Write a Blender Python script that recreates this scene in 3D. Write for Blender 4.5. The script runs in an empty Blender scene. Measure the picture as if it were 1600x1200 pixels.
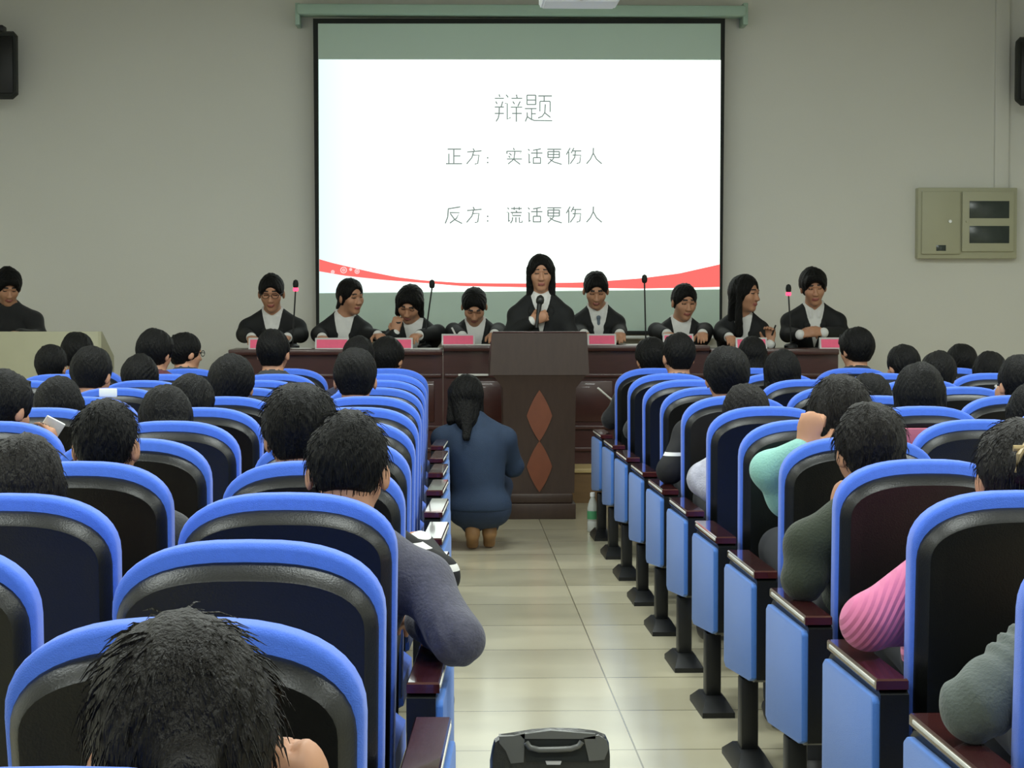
import bpy, bmesh, math, random
import numpy as np
from mathutils import Vector, Matrix
random.seed(7)
SC = bpy.context.scene
COL = SC.collection
PI = math.pi

# ------------------------------------------------------------------ camera
F_PX = 3240.0
CAM = Vector((0.0, 0.0, 1.42))
VPX, VPY = 697.0, 465.0                      # where the hall's long axis vanishes
_d = Vector(((VPX - 800) / F_PX, (600 - VPY) / F_PX, -1.0)).normalized()
PSI = math.asin(-_d.x)
THETA = math.atan2(_d.y, -_d.z)
cam_data = bpy.data.cameras.new('camera')
cam_data.sensor_fit = 'HORIZONTAL'
cam_data.sensor_width = 36.0
cam_data.lens = F_PX / 1600.0 * 36.0
cam_data.clip_start = 0.05
cam_data.clip_end = 100
cam = bpy.data.objects.new('camera', cam_data)
COL.objects.link(cam)
cam.location = CAM
cam.rotation_euler = (PI / 2 - THETA, 0, -PSI)
SC.camera = cam
C_FWD = Vector((math.sin(PSI) * math.cos(THETA), math.cos(PSI) * math.cos(THETA), -math.sin(THETA)))
C_RT = Vector((math.cos(PSI), -math.sin(PSI), 0))
C_UP = C_RT.cross(C_FWD)


def at(px, py, Y):
    """point of the hall at depth Y that was measured at (px, py) in the photograph"""
    d = C_RT * ((px - 800) / F_PX) + C_UP * ((600 - py) / F_PX) + C_FWD
    return CAM + d * (Y / d.y)


# ------------------------------------------------------------------ world, lamps, exposure
world = bpy.data.worlds.new('hall_ambient')
SC.world = world
world.use_nodes = True
bg = world.node_tree.nodes['Background']
bg.inputs[0].default_value = (0.80, 0.90, 0.86, 1)
bg.inputs[1].default_value = 0.05
SC.view_settings.view_transform = 'Standard'
SC.view_settings.look = 'None'
SC.view_settings.exposure = 0.0
SC.view_settings.gamma = 1.0
SC.view_settings.use_curve_mapping = False


def lamp(x, y, z, sx, sy, power, col=(0.93, 1.0, 0.95)):
    l = bpy.data.lights.new('ceiling_lamp', 'AREA')
    l.shape = 'RECTANGLE'
    l.size, l.size_y = sx, sy
    l.energy = power
    l.color = col
    o = bpy.data.objects.new('ceiling_lamp', l)
    COL.objects.link(o)
    o.location = (x, y, z)


CEIL = 3.95
for ly, pw in ((1.2, 58), (4.2, 64), (7.2, 66), (10.2, 70)):
    for lx in (-2.4, 0.45, 3.3):
        lamp(lx, ly, CEIL - 0.06, 1.2, 0.32, pw)


# ------------------------------------------------------------------ materials
def lin(c):
    c = c / 255.0
    return c / 12.92 if c <= 0.04045 else ((c + 0.055) / 1.055) ** 2.4


def rgb(r, g, b):
    return (lin(r), lin(g), lin(b), 1)


def mat(name, col, rough=0.6, metal=0.0, spec=0.5, var=0.0, vscale=8.0, bump=0.0, bscale=40.0, coat=0.0,
        stretch=None, emis=None, sheen=0.0, trans=0.0):
    m = bpy.data.materials.new(name)
    m.use_nodes = True
    nt = m.node_tree
    p = nt.nodes['Principled BSDF']
    p.inputs['Base Color'].default_value = col
    p.inputs['Roughness'].default_value = rough
    p.inputs['Metallic'].default_value = metal
    p.inputs['Specular IOR Level'].default_value = spec
    p.inputs['Coat Weight'].default_value = coat
    p.inputs['Sheen Weight'].default_value = sheen
    p.inputs['Transmission Weight'].default_value = trans
    if emis:
        p.inputs['Emission Color'].default_value = emis[0]
        p.inputs['Emission Strength'].default_value = emis[1]
    tc = nt.nodes.new('ShaderNodeTexCoord')
    mp = nt.nodes.new('ShaderNodeMapping')
    nt.links.new(tc.outputs['Object'], mp.inputs['Vector'])
    if stretch:
        mp.inputs['Scale'].default_value = stretch
    if var > 0:
        n = nt.nodes.new('ShaderNodeTexNoise')
        n.inputs['Scale'].default_value = vscale
        n.inputs['Detail'].default_value = 4
        nt.links.new(mp.outputs[0], n.inputs['Vector'])
        mx = nt.nodes.new('ShaderNodeMix')
        mx.data_type = 'RGBA'
        mx.inputs[6].default_value = tuple(c * (1 - var) for c in col[:3]) + (1,)
        mx.inputs[7].default_value = tuple(min(1, c * (1 + var)) for c in col[:3]) + (1,)
        nt.links.new(n.outputs['Fac'], mx.inputs[0])
        nt.links.new(mx.outputs[2], p.inputs['Base Color'])
    if bump > 0:
        n2 = nt.nodes.new('ShaderNodeTexNoise')
        n2.inputs['Scale'].default_value = bscale
        n2.inputs['Detail'].default_value = 3
        nt.links.new(mp.outputs[0], n2.inputs['Vector'])
        b = nt.nodes.new('ShaderNodeBump')
        b.inputs['Strength'].default_value = bump
        b.inputs['Distance'].default_value = 0.01
        nt.links.new(n2.outputs['Fac'], b.inputs['Height'])
        nt.links.new(b.outputs[0], p.inputs['Normal'])
    return m


M = {}
M['wall'] = mat('painted_wall', rgb(230, 230, 222), 0.85, var=0.03, vscale=1.5, bump=0.05, bscale=60)
M['ceiling'] = mat('ceiling_paint', rgb(200, 198, 188), 0.9, var=0.03)
M['blue'] = mat('blue_upholstery', rgb(66, 112, 226), 0.8, var=0.10, vscale=90, bump=0.25, bscale=500, sheen=0.25)
M['blue_panel'] = mat('blue_panel_fabric', rgb(62, 112, 190), 0.85, var=0.06, vscale=120, bump=0.25, bscale=600, sheen=0.2)
M['shell'] = mat('black_plastic', rgb(10, 12, 12), 0.38, spec=0.42, var=0.1, bump=0.1, bscale=260)
M['black'] = mat('black_metal', rgb(12, 14, 15), 0.45, var=0.1)
M['armwood'] = mat('lacquered_arm_wood', rgb(62, 26, 26), 0.12, spec=0.6, coat=0.8, var=0.2, vscale=10, stretch=(8, 1, 1))
M['trim'] = mat('pale_plastic_edge', rgb(215, 214, 205), 0.35, var=0.03)
M['wood'] = mat('dark_red_wood', rgb(64, 33, 29), 0.34, spec=0.5, coat=0.25, var=0.3, vscale=6, stretch=(1.2, 6, 9))
M['wood_podium'] = mat('dark_podium_wood', rgb(58, 44, 37), 0.42, spec=0.45, var=0.25, vscale=7, stretch=(7, 7, 1.2))
M['inlay'] = mat('orange_wood_inlay', rgb(106, 57, 34), 0.45, var=0.22, vscale=14)
M['stagewood'] = mat('tan_stage_boards', rgb(120, 92, 58), 0.5, var=0.2, vscale=8, stretch=(1, 6, 6))
M['nosing'] = mat('pale_stage_nosing', rgb(196, 172, 120), 0.4, var=0.06)
M['deskgrey'] = mat('beige_desk_laminate', rgb(178, 176, 148), 0.5, var=0.05)
M['white'] = mat('white_paper', rgb(225, 224, 220), 0.7, var=0.03)
M['whiteplastic'] = mat('white_plastic', rgb(228, 232, 228), 0.4, var=0.02)
M['pink'] = mat('pink_paper', rgb(240, 96, 132), 0.6, var=0.10, vscale=30)
M['acrylic'] = mat('clear_acrylic', rgb(200, 198, 196), 0.25, var=0.03)
M['screen'] = mat('screen_fabric', rgb(206, 228, 216), 0.8, var=0.03, vscale=2)
M['screenblack'] = mat('black_screen_border', rgb(14, 20, 16), 0.7, var=0.1)
M['housing'] = mat('pale_green_housing', rgb(176, 204, 188), 0.5, var=0.03)
M['boxgrey'] = mat('olive_grey_enamel', rgb(186, 186, 158), 0.5, var=0.05, vscale=4)
M['glassdark'] = mat('dark_window_glass', rgb(52, 62, 58), 0.2, var=0.25, vscale=20)
M['chrome'] = mat('polished_metal', rgb(210, 212, 210), 0.2, metal=1.0, var=0.02)
M['red_led'] = mat('red_ring_light', rgb(255, 40, 60), 0.4, emis=((1.0, 0.05, 0.12, 1), 3.0), var=0.02)
M['speaker'] = mat('black_speaker_box', rgb(16, 22, 19), 0.55, var=0.15, bump=0.2, bscale=200)
M['case'] = mat('black_case_plastic', rgb(34, 36, 35), 0.3, var=0.12, bump=0.1, bscale=150)
M['case_grey'] = mat('grey_case_plastic', rgb(92, 93, 90), 0.3, var=0.08)
M['bottle'] = mat('bottle_plastic', rgb(226, 230, 226), 0.08, trans=0.45, var=0.01)
M['label_green'] = mat('green_bottle_label', rgb(70, 140, 96), 0.5, var=0.1, vscale=60)
M['cap'] = mat('white_bottle_cap', rgb(238, 238, 236), 0.4, var=0.02)
M['text'] = mat('slide_lettering', (0, 0, 0, 1), 1.0, spec=0.0, emis=(rgb(126, 138, 134), 1.0))
M['swoosh'] = mat('slide_red_ribbon', (0, 0, 0, 1), 1.0, spec=0.0, emis=(rgb(255, 118, 112), 1.0), var=0.0)
M['swoosh_hi'] = mat('slide_pink_motif', (0, 0, 0, 1), 1.0, spec=0.0, emis=(rgb(255, 216, 214), 1.0))
# people
M['skin'] = mat('skin', rgb(180, 132, 102), 0.55, var=0.08, vscale=18)
M['skin_face'] = M['skin']
M['lip'] = mat('lip', rgb(152, 88, 78), 0.5, var=0.05)
M['brow'] = mat('brow_and_lash', rgb(28, 24, 22), 0.7, var=0.1)
M['hair'] = mat('black_hair', rgb(8, 8, 7), 0.52, spec=0.2, var=0.5, vscale=40, stretch=(5, 5, 1), bump=0.9, bscale=45)
M['hair_brown'] = mat('dark_brown_hair', rgb(16, 13, 10), 0.5, spec=0.26, var=0.5, vscale=40, stretch=(5, 5, 1), bump=0.9, bscale=45)
M['suit'] = mat('black_suit_cloth', rgb(12, 15, 16), 0.8, var=0.12, vscale=60, bump=0.15, bscale=300)
M['shirt'] = mat('white_shirt_cloth', rgb(216, 216, 212), 0.75, var=0.04, vscale=40, bump=0.1, bscale=120)
M['tie'] = mat('grey_tie_cloth', rgb(96, 108, 122), 0.6, var=0.2, vscale=80)
M['trousers'] = mat('dark_trouser_cloth', rgb(24, 26, 32), 0.85, var=0.12, vscale=50)
M['denim'] = mat('blue_denim', rgb(32, 49, 72), 0.85, var=0.22, vscale=14, bump=0.25, bscale=240)
M['jeans'] = mat('dark_blue_jeans', rgb(36, 50, 72), 0.85, var=0.18, vscale=20, bump=0.2, bscale=240)
M['boot'] = mat('tan_boot_leather', rgb(150, 112, 72), 0.6, var=0.15, vscale=30)
M['shoe'] = mat('dark_shoe', rgb(34, 32, 32), 0.5, var=0.1)
M['sole'] = mat('pale_sole', rgb(170, 150, 120), 0.6, var=0.1)


def cloth(name, r, g, b, var=0.15, vs=30, bump=0.3, bs=150):
    return mat(name, rgb(r, g, b), 0.85, var=var, vscale=vs, bump=bump, bscale=bs, sheen=0.15)


M['c_violet'] = cloth('grey_violet_knit', 72, 72, 87, 0.4, 60)
M['c_mint'] = cloth('mint_fabric', 134, 188, 178, 0.05)
M['c_olive'] = cloth('olive_fabric', 36, 45, 28, 0.25, 14)
M['c_grey'] = cloth('grey_fleece', 76, 84, 80, 0.12)
M['c_black'] = cloth('black_fabric', 22, 23, 25)
M['c_navy'] = cloth('navy_fabric', 30, 36, 62)
M['c_char'] = cloth('charcoal_fabric', 48, 50, 52)
M['c_brown'] = cloth('brown_fabric', 62, 48, 40)
M['c_wine'] = cloth('wine_fabric', 84, 34, 44)
M['c_indigo'] = cloth('indigo_fabric', 50, 52, 110)


def band_mat(name, c1, c2, axis, scale, lo, hi, rough=0.85, bump=0.0):
    """cloth with a repeated woven band along one object axis"""
    m = mat(name, rgb(*c1), rough)
    nt = m.node_tree
    p = nt.nodes['Principled BSDF']
    tc = [n for n in nt.nodes if n.type == 'TEX_COORD'][0]
    sep = nt.nodes.new('ShaderNodeSeparateXYZ')
    nt.links.new(tc.outputs['Object'], sep.inputs[0])
    mu = nt.nodes.new('ShaderNodeMath'); mu.operation = 'MULTIPLY'
    mu.inputs[1].default_value = scale
    nt.links.new(sep.outputs[axis], mu.inputs[0])
    fr = nt.nodes.new('ShaderNodeMath'); fr.operation = 'FRACT'
    nt.links.new(mu.outputs[0], fr.inputs[0])
    a = nt.nodes.new('ShaderNodeMath'); a.operation = 'COMPARE'
    a.inputs[1].default_value = (lo + hi) / 2
    a.inputs[2].default_value = (hi - lo) / 2
    nt.links.new(fr.outputs[0], a.inputs[0])
    mx = nt.nodes.new('ShaderNodeMix'); mx.data_type = 'RGBA'
    mx.inputs[6].default_value = rgb(*c1)
    mx.inputs[7].default_value = rgb(*c2)
    nt.links.new(a.outputs[0], mx.inputs[0])
    nt.links.new(mx.outputs[2], p.inputs['Base Color'])
    if bump:
        wv = nt.nodes.new('ShaderNodeMath'); wv.operation = 'PINGPONG'
        wv.inputs[1].default_value = 0.5
        nt.links.new(mu.outputs[0], wv.inputs[0])
        b = nt.nodes.new('ShaderNodeBump')
        b.inputs['Strength'].default_value = bump
        b.inputs['Distance'].default_value = 0.012
        nt.links.new(wv.outputs[0], b.inputs['Height'])
        nt.links.new(b.outputs[0], p.inputs['Normal'])
    return m


M['c_pink'] = cloth('pink_rib_knit', 200, 108, 148, 0.06)


def rib_bump(m, axis, per_m, strength):
    nt = m.node_tree
    p = nt.nodes['Principled BSDF']
    tc = [n for n in nt.nodes if n.type == 'TEX_COORD'][0]
    dp = nt.nodes.new('ShaderNodeVectorMath'); dp.operation = 'DOT_PRODUCT'
    nt.links.new(tc.outputs['Object'], dp.inputs[0])
    dp.inputs[1].default_value = tuple(a * per_m for a in axis)
    sn = nt.nodes.new('ShaderNodeMath'); sn.operation = 'PINGPONG'
    sn.inputs[1].default_value = 0.5
    nt.links.new(dp.outputs['Value'], sn.inputs[0])
    b = nt.nodes.new('ShaderNodeBump')
    b.inputs['Strength'].default_value = strength
    b.inputs['Distance'].default_value = 0.012
    nt.links.new(sn.outputs[0], b.inputs['Height'])
    nt.links.new(b.outputs[0], p.inputs['Normal'])


rib_bump(M['c_pink'], (0.85, 0.0, -0.53), 70.0, 0.55)
M['c_stripe'] = band_mat('black_cloth_white_bands', (14, 14, 16), (220, 220, 216), 2, 17.0, 0.0, 0.3)
M['c_piping'] = band_mat('black_cloth_white_piping', (20, 20, 22), (215, 215, 212), 2, 4.0, 0.0, 0.06)
M['c_pattern'] = cloth('pale_patterned_cloth', 170, 170, 182, 0.65, 22)


def floor_material():
    m = mat('glossy_floor_tiles', rgb(186, 176, 146), 0.16, spec=0.5)
    nt = m.node_tree
    p = nt.nodes['Principled BSDF']
    tc = [n for n in nt.nodes if n.type == 'TEX_COORD'][0]
    sep = nt.nodes.new('ShaderNodeSeparateXYZ')
    nt.links.new(tc.outputs['Object'], sep.inputs[0])
    masks = []
    for ax, off in ((0, 0.594), (1, 6.45)):
        s = nt.nodes.new('ShaderNodeMath'); s.operation = 'SUBTRACT'
        s.inputs[1].default_value = off - 62.0
        nt.links.new(sep.outputs[ax], s.inputs[0])
        d = nt.nodes.new('ShaderNodeMath'); d.operation = 'DIVIDE'
        d.inputs[1].default_value = 0.62
        nt.links.new(s.outputs[0], d.inputs[0])
        f = nt.nodes.new('ShaderNodeMath'); f.operation = 'FRACT'
        nt.links.new(d.outputs[0], f.inputs[0])
        pp = nt.nodes.new('ShaderNodeMath'); pp.operation = 'PINGPONG'
        pp.inputs[1].default_value = 0.5
        nt.links.new(f.outputs[0], pp.inputs[0])
        c = nt.nodes.new('ShaderNodeMath'); c.operation = 'LESS_THAN'
        c.inputs[1].default_value = 0.0045 if ax == 0 else 0.0075
        nt.links.new(pp.outputs[0], c.inputs[0])
        fl = nt.nodes.new('ShaderNodeMath'); fl.operation = 'FLOOR'
        nt.links.new(d.outputs[0], fl.inputs[0])
        masks.append((c, fl))
    mxm = nt.nodes.new('ShaderNodeMath'); mxm.operation = 'MAXIMUM'
    nt.links.new(masks[0][0].outputs[0], mxm.inputs[0])
    nt.links.new(masks[1][0].outputs[0], mxm.inputs[1])
    cv = nt.nodes.new('ShaderNodeCombineXYZ')
    nt.links.new(masks[0][1].outputs[0], cv.inputs[0])
    nt.links.new(masks[1][1].outputs[0], cv.inputs[1])
    wn = nt.nodes.new('ShaderNodeTexWhiteNoise')
    nt.links.new(cv.outputs[0], wn.inputs['Vector'])
    tint = nt.nodes.new('ShaderNodeMix'); tint.data_type = 'RGBA'
    tint.inputs[6].default_value = rgb(184, 177, 150)
    tint.inputs[7].default_value = rgb(198, 191, 164)
    nt.links.new(wn.outputs['Value'], tint.inputs[0])
    n = nt.nodes.new('ShaderNodeTexNoise')
    n.inputs['Scale'].default_value = 3.0
    n.inputs['Detail'].default_value = 5
    nt.links.new(tc.outputs['Object'], n.inputs['Vector'])
    cl = nt.nodes.new('ShaderNodeMix'); cl.data_type = 'RGBA'; cl.blend_type = 'MULTIPLY'
    cl.inputs[0].default_value = 0.18
    nt.links.new(tint.outputs[2], cl.inputs[6])
    nt.links.new(n.outputs['Fac'], cl.inputs[7])
    gm = nt.nodes.new('ShaderNodeMix'); gm.data_type = 'RGBA'
    nt.links.new(mxm.outputs[0], gm.inputs[0])
    nt.links.new(cl.outputs[2], gm.inputs[6])
    gm.inputs[7].default_value = rgb(118, 112, 90)
    nt.links.new(gm.outputs[2], p.inputs['Base Color'])
    return m


M['floor'] = floor_material()


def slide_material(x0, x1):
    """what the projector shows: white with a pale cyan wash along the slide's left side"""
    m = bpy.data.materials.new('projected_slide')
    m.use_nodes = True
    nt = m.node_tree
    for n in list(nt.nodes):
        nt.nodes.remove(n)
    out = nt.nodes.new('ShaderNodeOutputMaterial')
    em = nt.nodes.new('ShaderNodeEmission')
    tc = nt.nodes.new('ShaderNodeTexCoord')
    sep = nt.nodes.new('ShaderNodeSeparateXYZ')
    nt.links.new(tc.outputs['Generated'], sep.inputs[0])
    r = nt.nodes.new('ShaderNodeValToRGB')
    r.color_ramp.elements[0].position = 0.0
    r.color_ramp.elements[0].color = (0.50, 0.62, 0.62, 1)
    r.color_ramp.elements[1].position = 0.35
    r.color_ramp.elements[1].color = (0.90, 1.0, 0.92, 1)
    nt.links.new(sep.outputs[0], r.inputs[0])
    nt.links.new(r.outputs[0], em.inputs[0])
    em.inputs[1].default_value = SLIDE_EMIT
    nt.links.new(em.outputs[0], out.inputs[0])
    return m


SLIDE_EMIT = 1.75


# ------------------------------------------------------------------ mesh helpers
def new_obj(name, bm, material, parent=None, smooth=True, angle=40, loc=None):
    me = bpy.data.meshes.new(name)
    bmesh.ops.recalc_face_normals(bm, faces=bm.faces)
    bm.to_mesh(me)
    bm.free()
    if smooth:
        for p in me.polygons:
            p.use_smooth = True
        try:
            me.set_sharp_from_angle(angle=math.radians(angle))
        except Exception:
            pass
    o = bpy.data.objects.new(name, me)
    COL.objects.link(o)
    if isinstance(material, (list, tuple)):
        for k in material:
            me.materials.append(k)
    else:
        me.materials.append(material)
    if parent:
        o.parent = parent
    if loc:
        o.location = loc
    return o


def root(name, loc, label, cat, group=None, rz=0.0):
    o = bpy.data.objects.new(name, None)
    o.empty_display_size = 0.1
    COL.objects.link(o)
    o.location = loc
    o.rotation_euler = (0, 0, rz)
    return tag(o, label, cat, group)


def tag(o, label, cat, group=None):
    o['label'] = label
    o['category'] = cat
    if group:
        o['group'] = group
    return o


def struct(o, label=None):
    o['kind'] = 'structure'
    if label:
        o['label'] = label
        o['category'] = o.name.split('_')[0]
    return o


def box(bm, lo, hi, bev=0.0, seg=2):
    r = bmesh.ops.create_cube(bm, size=1.0)
    vs = r['verts']
    c = [(a + b) / 2 for a, b in zip(lo, hi)]
    s = [abs(b - a) for a, b in zip(lo, hi)]
    for v in vs:
        v.co = Vector((c[0] + v.co.x * s[0], c[1] + v.co.y * s[1], c[2] + v.co.z * s[2]))
    if bev > 0:
        es = list({e for v in vs for e in v.link_edges})
        bmesh.ops.bevel(bm, geom=es, offset=min(bev, min(s) * 0.49), segments=seg, affect='EDGES', profile=0.5)
    return bm


def BM():
    return bmesh.new()


def bx(lo, hi, bev=0.0, seg=2):
    return box(BM(), lo, hi, bev, seg)


def tube(bm, pts, r, n=10, cap=True):
    """tube along pts; r a number or one radius per point"""
    pts = [Vector(p) for p in pts]
    rs = r if isinstance(r, (list, tuple)) else [r] * len(pts)
    rings = []
    for i, p in enumerate(pts):
        t = (pts[min(i + 1, len(pts) - 1)] - pts[max(i - 1, 0)]).normalized()
        a = Vector((0, 0, 1)) if abs(t.z) < 0.9 else Vector((1, 0, 0))
        u = t.cross(a).normalized()
        w = t.cross(u)
        rings.append([bm.verts.new(p + (u * math.cos(2 * PI * k / n) + w * math.sin(2 * PI * k / n)) * rs[i]) for k in range(n)])
    for a, b in zip(rings, rings[1:]):
        for k in range(n):
            bm.faces.new((a[k], a[(k + 1) % n], b[(k + 1) % n], b[k]))
    if cap:
        bm.faces.new(rings[0][::-1])
        bm.faces.new(rings[-1])
    return bm


def lathe(bm, prof, c=(0, 0, 0), n=24):
    """profile of (radius, z) turned about the z axis"""
    rings = []
    for r, z in prof:
        rings.append([bm.verts.new((c[0] + max(r, 1e-4) * math.cos(2 * PI * k / n), c[1] + max(r, 1e-4) * math.sin(2 * PI * k / n), c[2] + z)) for k in range(n)])
    for a, b in zip(rings, rings[1:]):
        for k in range(n):
            bm.faces.new((a[k], a[(k + 1) % n], b[(k + 1) % n], b[k]))
    bm.faces.new(rings[0][::-1])
    bm.faces.new(rings[-1])
    return bm


def loft(bm, loops, caps=True):
    rings = [[bm.verts.new(p) for p in l] for l in loops]
    n = len(rings[0])
    for a, b in zip(rings, rings[1:]):
        for k in range(n):
            bm.faces.new((a[k], a[(k + 1) % n], b[(k + 1) % n], b[k]))
    if caps:
        bm.faces.new(rings[0][::-1])
        bm.faces.new(rings[-1])
    return bm


def prism(bm, poly, axis, lo, hi, bev=0.0):
    """polygon of 2-D points pushed from lo to hi along an axis (0 x, 1 y, 2 z)"""
    def P(a, b, t):
        return {0: (t, a, b), 1: (a, t, b), 2: (a, b, t)}[axis]
    A = [bm.verts.new(P(a, b, lo)) for a, b in poly]
    B = [bm.verts.new(P(a, b, hi)) for a, b in poly]
    n = len(poly)
    fs = [bm.faces.new(A[::-1]), bm.faces.new(B)]
    for k in range(n):
        fs.append(bm.faces.new((A[k], A[(k + 1) % n], B[(k + 1) % n], B[k])))
    bmesh.ops.recalc_face_normals(bm, faces=fs)
    if bev > 0:
        es = list({e for f in fs for e in f.edges})
        bmesh.ops.bevel(bm, geom=es, offset=bev, segments=2, affect='EDGES', profile=0.5)
    return bm


def dup_tree(o, parent=None):
    c = o.copy()
    COL.objects.link(c)
    if parent:
        c.parent = parent
    for ch in [x for x in o.children]:
        dup_tree(ch, c)
    return c


# ------------------------------------------------------------------ smooth solids on a grid (bodies, hair, clothes)
class Solid:
    def __init__(s, lo, hi, vox):
        s.vox = vox
        s.lo = np.array(lo, float)
        n = np.maximum(4, np.ceil((np.array(hi, float) - s.lo) / vox).astype(int) + 1)
        s.n = n
        s.ax = [s.lo[i] + vox * np.arange(n[i]) for i in range(3)]
        s.v = np.full(tuple(n), 1.0, np.float32)

    def _win(s, lo, hi):
        a = np.clip(np.floor((np.array(lo) - s.lo) / s.vox).astype(int), 0, s.n)
        b = np.clip(np.ceil((np.array(hi) - s.lo) / s.vox).astype(int) + 1, 0, s.n)
        if np.any(b <= a):
            return None
        sl = tuple(slice(a[i], b[i]) for i in range(3))
        X = s.ax[0][sl[0]][:, None, None]
        Y = s.ax[1][sl[1]][None, :, None]
        Z = s.ax[2][sl[2]][None, None, :]
        return sl, X, Y, Z

    def _mix(s, sl, d, k, op):
        d = d.astype(np.float32)
        c = s.v[sl]
        if op == 'add':
            if k > 0:
                h = np.maximum(k - np.abs(c - d), 0) / k
                s.v[sl] = np.minimum(c, d) - h * h * k * 0.25
            else:
                s.v[sl] = np.minimum(c, d)
        else:
            d = -d
            if k > 0:
                h = np.maximum(k - np.abs(c - d), 0) / k
                s.v[sl] = np.maximum(c, d) + h * h * k * 0.25
            else:
                s.v[sl] = np.maximum(c, d)

    def cap(s, a, b, ra, rb=None, k=0.0, flat=None, op='add', disp=None):
        rb = ra if rb is None else rb
        a = np.array(a, float); b = np.array(b, float)
        m = max(ra, rb) + k + 3 * s.vox + 0.012
        w = s._win(np.minimum(a, b) - m, np.maximum(a, b) + m)
        if w is None:
            return s
        sl, X, Y, Z = w
        px, py, pz = X - a[0], Y - a[1], Z - a[2]
        d = b - a
        L2 = max(float(d @ d), 1e-9)
        t = np.clip((px * d[0] + py * d[1] + pz * d[2]) / L2, 0, 1)
        qx, qy, qz = px - t * d[0], py - t * d[1], pz - t * d[2]
        if flat is not None:
            n, f = np.array(flat[0], float), flat[1]
            n /= np.linalg.norm(n)
            e = (qx * n[0] + qy * n[1] + qz * n[2]) * (1.0 / f - 1.0)
            qx, qy, qz = qx + e * n[0], qy + e * n[1], qz + e * n[2]
        D = np.sqrt(qx * qx + qy * qy + qz * qz) - (ra + (rb - ra) * t)
        if disp is not None:
            D = D + disp(X, Y, Z)
        s._mix(sl, D, k, op)
        return s

    def ell(s, c, r, R=None, k=0.0, op='add', disp=None):
        c = np.array(c, float); r = np.array(r, float)
        m = float(r.max()) + k + 3 * s.vox + 0.012
        w = s._win(c - m, c + m)
        if w is None:
            return s
        sl, X, Y, Z = w
        x, y, z = X - c[0], Y - c[1], Z - c[2]
        if R is not None:
            R = np.array(R)
            x, y, z = (R[0, 0] * x + R[1, 0] * y + R[2, 0] * z, R[0, 1] * x + R[1, 1] * y + R[2, 1] * z, R[0, 2] * x + R[1, 2] * y + R[2, 2] * z)
        k0 = np.sqrt((x / r[0]) ** 2 + (y / r[1]) ** 2 + (z / r[2]) ** 2)
        k1 = np.sqrt((x / r[0] ** 2) ** 2 + (y / r[1] ** 2) ** 2 + (z / r[2] ** 2) ** 2)
        D = k0 * (k0 - 1.0) / np.maximum(k1, 1e-6)
        if disp is not None:
            D = D + disp(X, Y, Z)
        s._mix(sl, D, k, op)
        return s

    def fn(s, lo, hi, f, k=0.0, op='sub'):
        w = s._win(lo, hi)
        if w is None:
            return s
        sl, X, Y, Z = w
        s._mix(sl, np.broadcast_to(f(X, Y, Z), s.v[sl].shape), k, op)
        return s

    def mesh(s):
        v = s.v
        v[0], v[-1] = 1, 1
        v[:, 0], v[:, -1] = 1, 1
        v[:, :, 0], v[:, :, -1] = 1, 1
        ins = v < 0
        nx, ny, nz = v.shape
        cnt = np.zeros((nx - 1, ny - 1, nz - 1), np.int8)
        for i in (0, 1):
            for j in (0, 1):
                for k in (0, 1):
                    cnt += ins[i:nx - 1 + i, j:ny - 1 + j, k:nz - 1 + k]
        act = (cnt > 0) & (cnt < 8)
        idx = np.argwhere(act)
        if len(idx) == 0:
            return np.zeros((0, 3)), np.zeros((0, 4), int)
        vid = np.full(act.shape, -1, np.int64)
        vid[act] = np.arange(len(idx))
        pos = np.zeros((len(idx), 3)); num = np.zeros(len(idx))
        cs = [(i, j, k) for i in (0, 1) for j in (0, 1) for k in (0, 1)]
        val = {c: v[idx[:, 0] + c[0], idx[:, 1] + c[1], idx[:, 2] + c[2]] for c in cs}
        for a in cs:
            for ax in range(3):
                if a[ax] == 0:
                    b = list(a); b[ax] = 1; b = tuple(b)
                    va, vb = val[a], val[b]
                    cr = (va < 0) != (vb < 0)
                    t = np.where(cr, va / np.where(cr, va - vb, 1), 0)
                    for q in range(3):
                        pos[:, q] += np.where(cr, a[q] + (t if q == ax else 0), 0)
                    num += cr
        pos = (idx + pos / num[:, None]) * s.vox + s.lo
        quads = []
        for ax in range(3):
            o1, o2 = [q for q in range(3) if q != ax]
            A = [slice(None)] * 3; B = [slice(None)] * 3
            A[ax] = slice(0, -1); B[ax] = slice(1, None)
            ch = ins[tuple(A)] != ins[tuple(B)]
            e = np.argwhere(ch)
            e = e[(e[:, o1] > 0) & (e[:, o2] > 0)]
            e = e[(e[:, o1] < v.shape[o1] - 1) & (e[:, o2] < v.shape[o2] - 1)]
            sg = ins[e[:, 0], e[:, 1], e[:, 2]]
            q = []
            for d1, d2 in ((-1, -1), (0, -1), (0, 0), (-1, 0)):
                c = e.copy()
                c[:, o1] += d1; c[:, o2] += d2
                q.append(vid[c[:, 0], c[:, 1], c[:, 2]])
            q = np.stack(q, 1)
            flip = sg if ax != 1 else ~sg
            q[~flip] = q[~flip][:, ::-1]
            quads.append(q)
        return pos, np.concatenate(quads)


def relax(pos, quads, it=1, lam=0.5):
    for _ in range(it):
        acc = np.zeros_like(pos); n = np.zeros(len(pos))
        for a, b in ((0, 1), (1, 2), (2, 3), (3, 0)):
            np.add.at(acc, quads[:, a], pos[quads[:, b]]); np.add.at(n, quads[:, a], 1)
            np.add.at(acc, quads[:, b], pos[quads[:, a]]); np.add.at(n, quads[:, b], 1)
        pos = pos + lam * (acc / np.maximum(n, 1)[:, None] - pos)
    return pos


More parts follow.
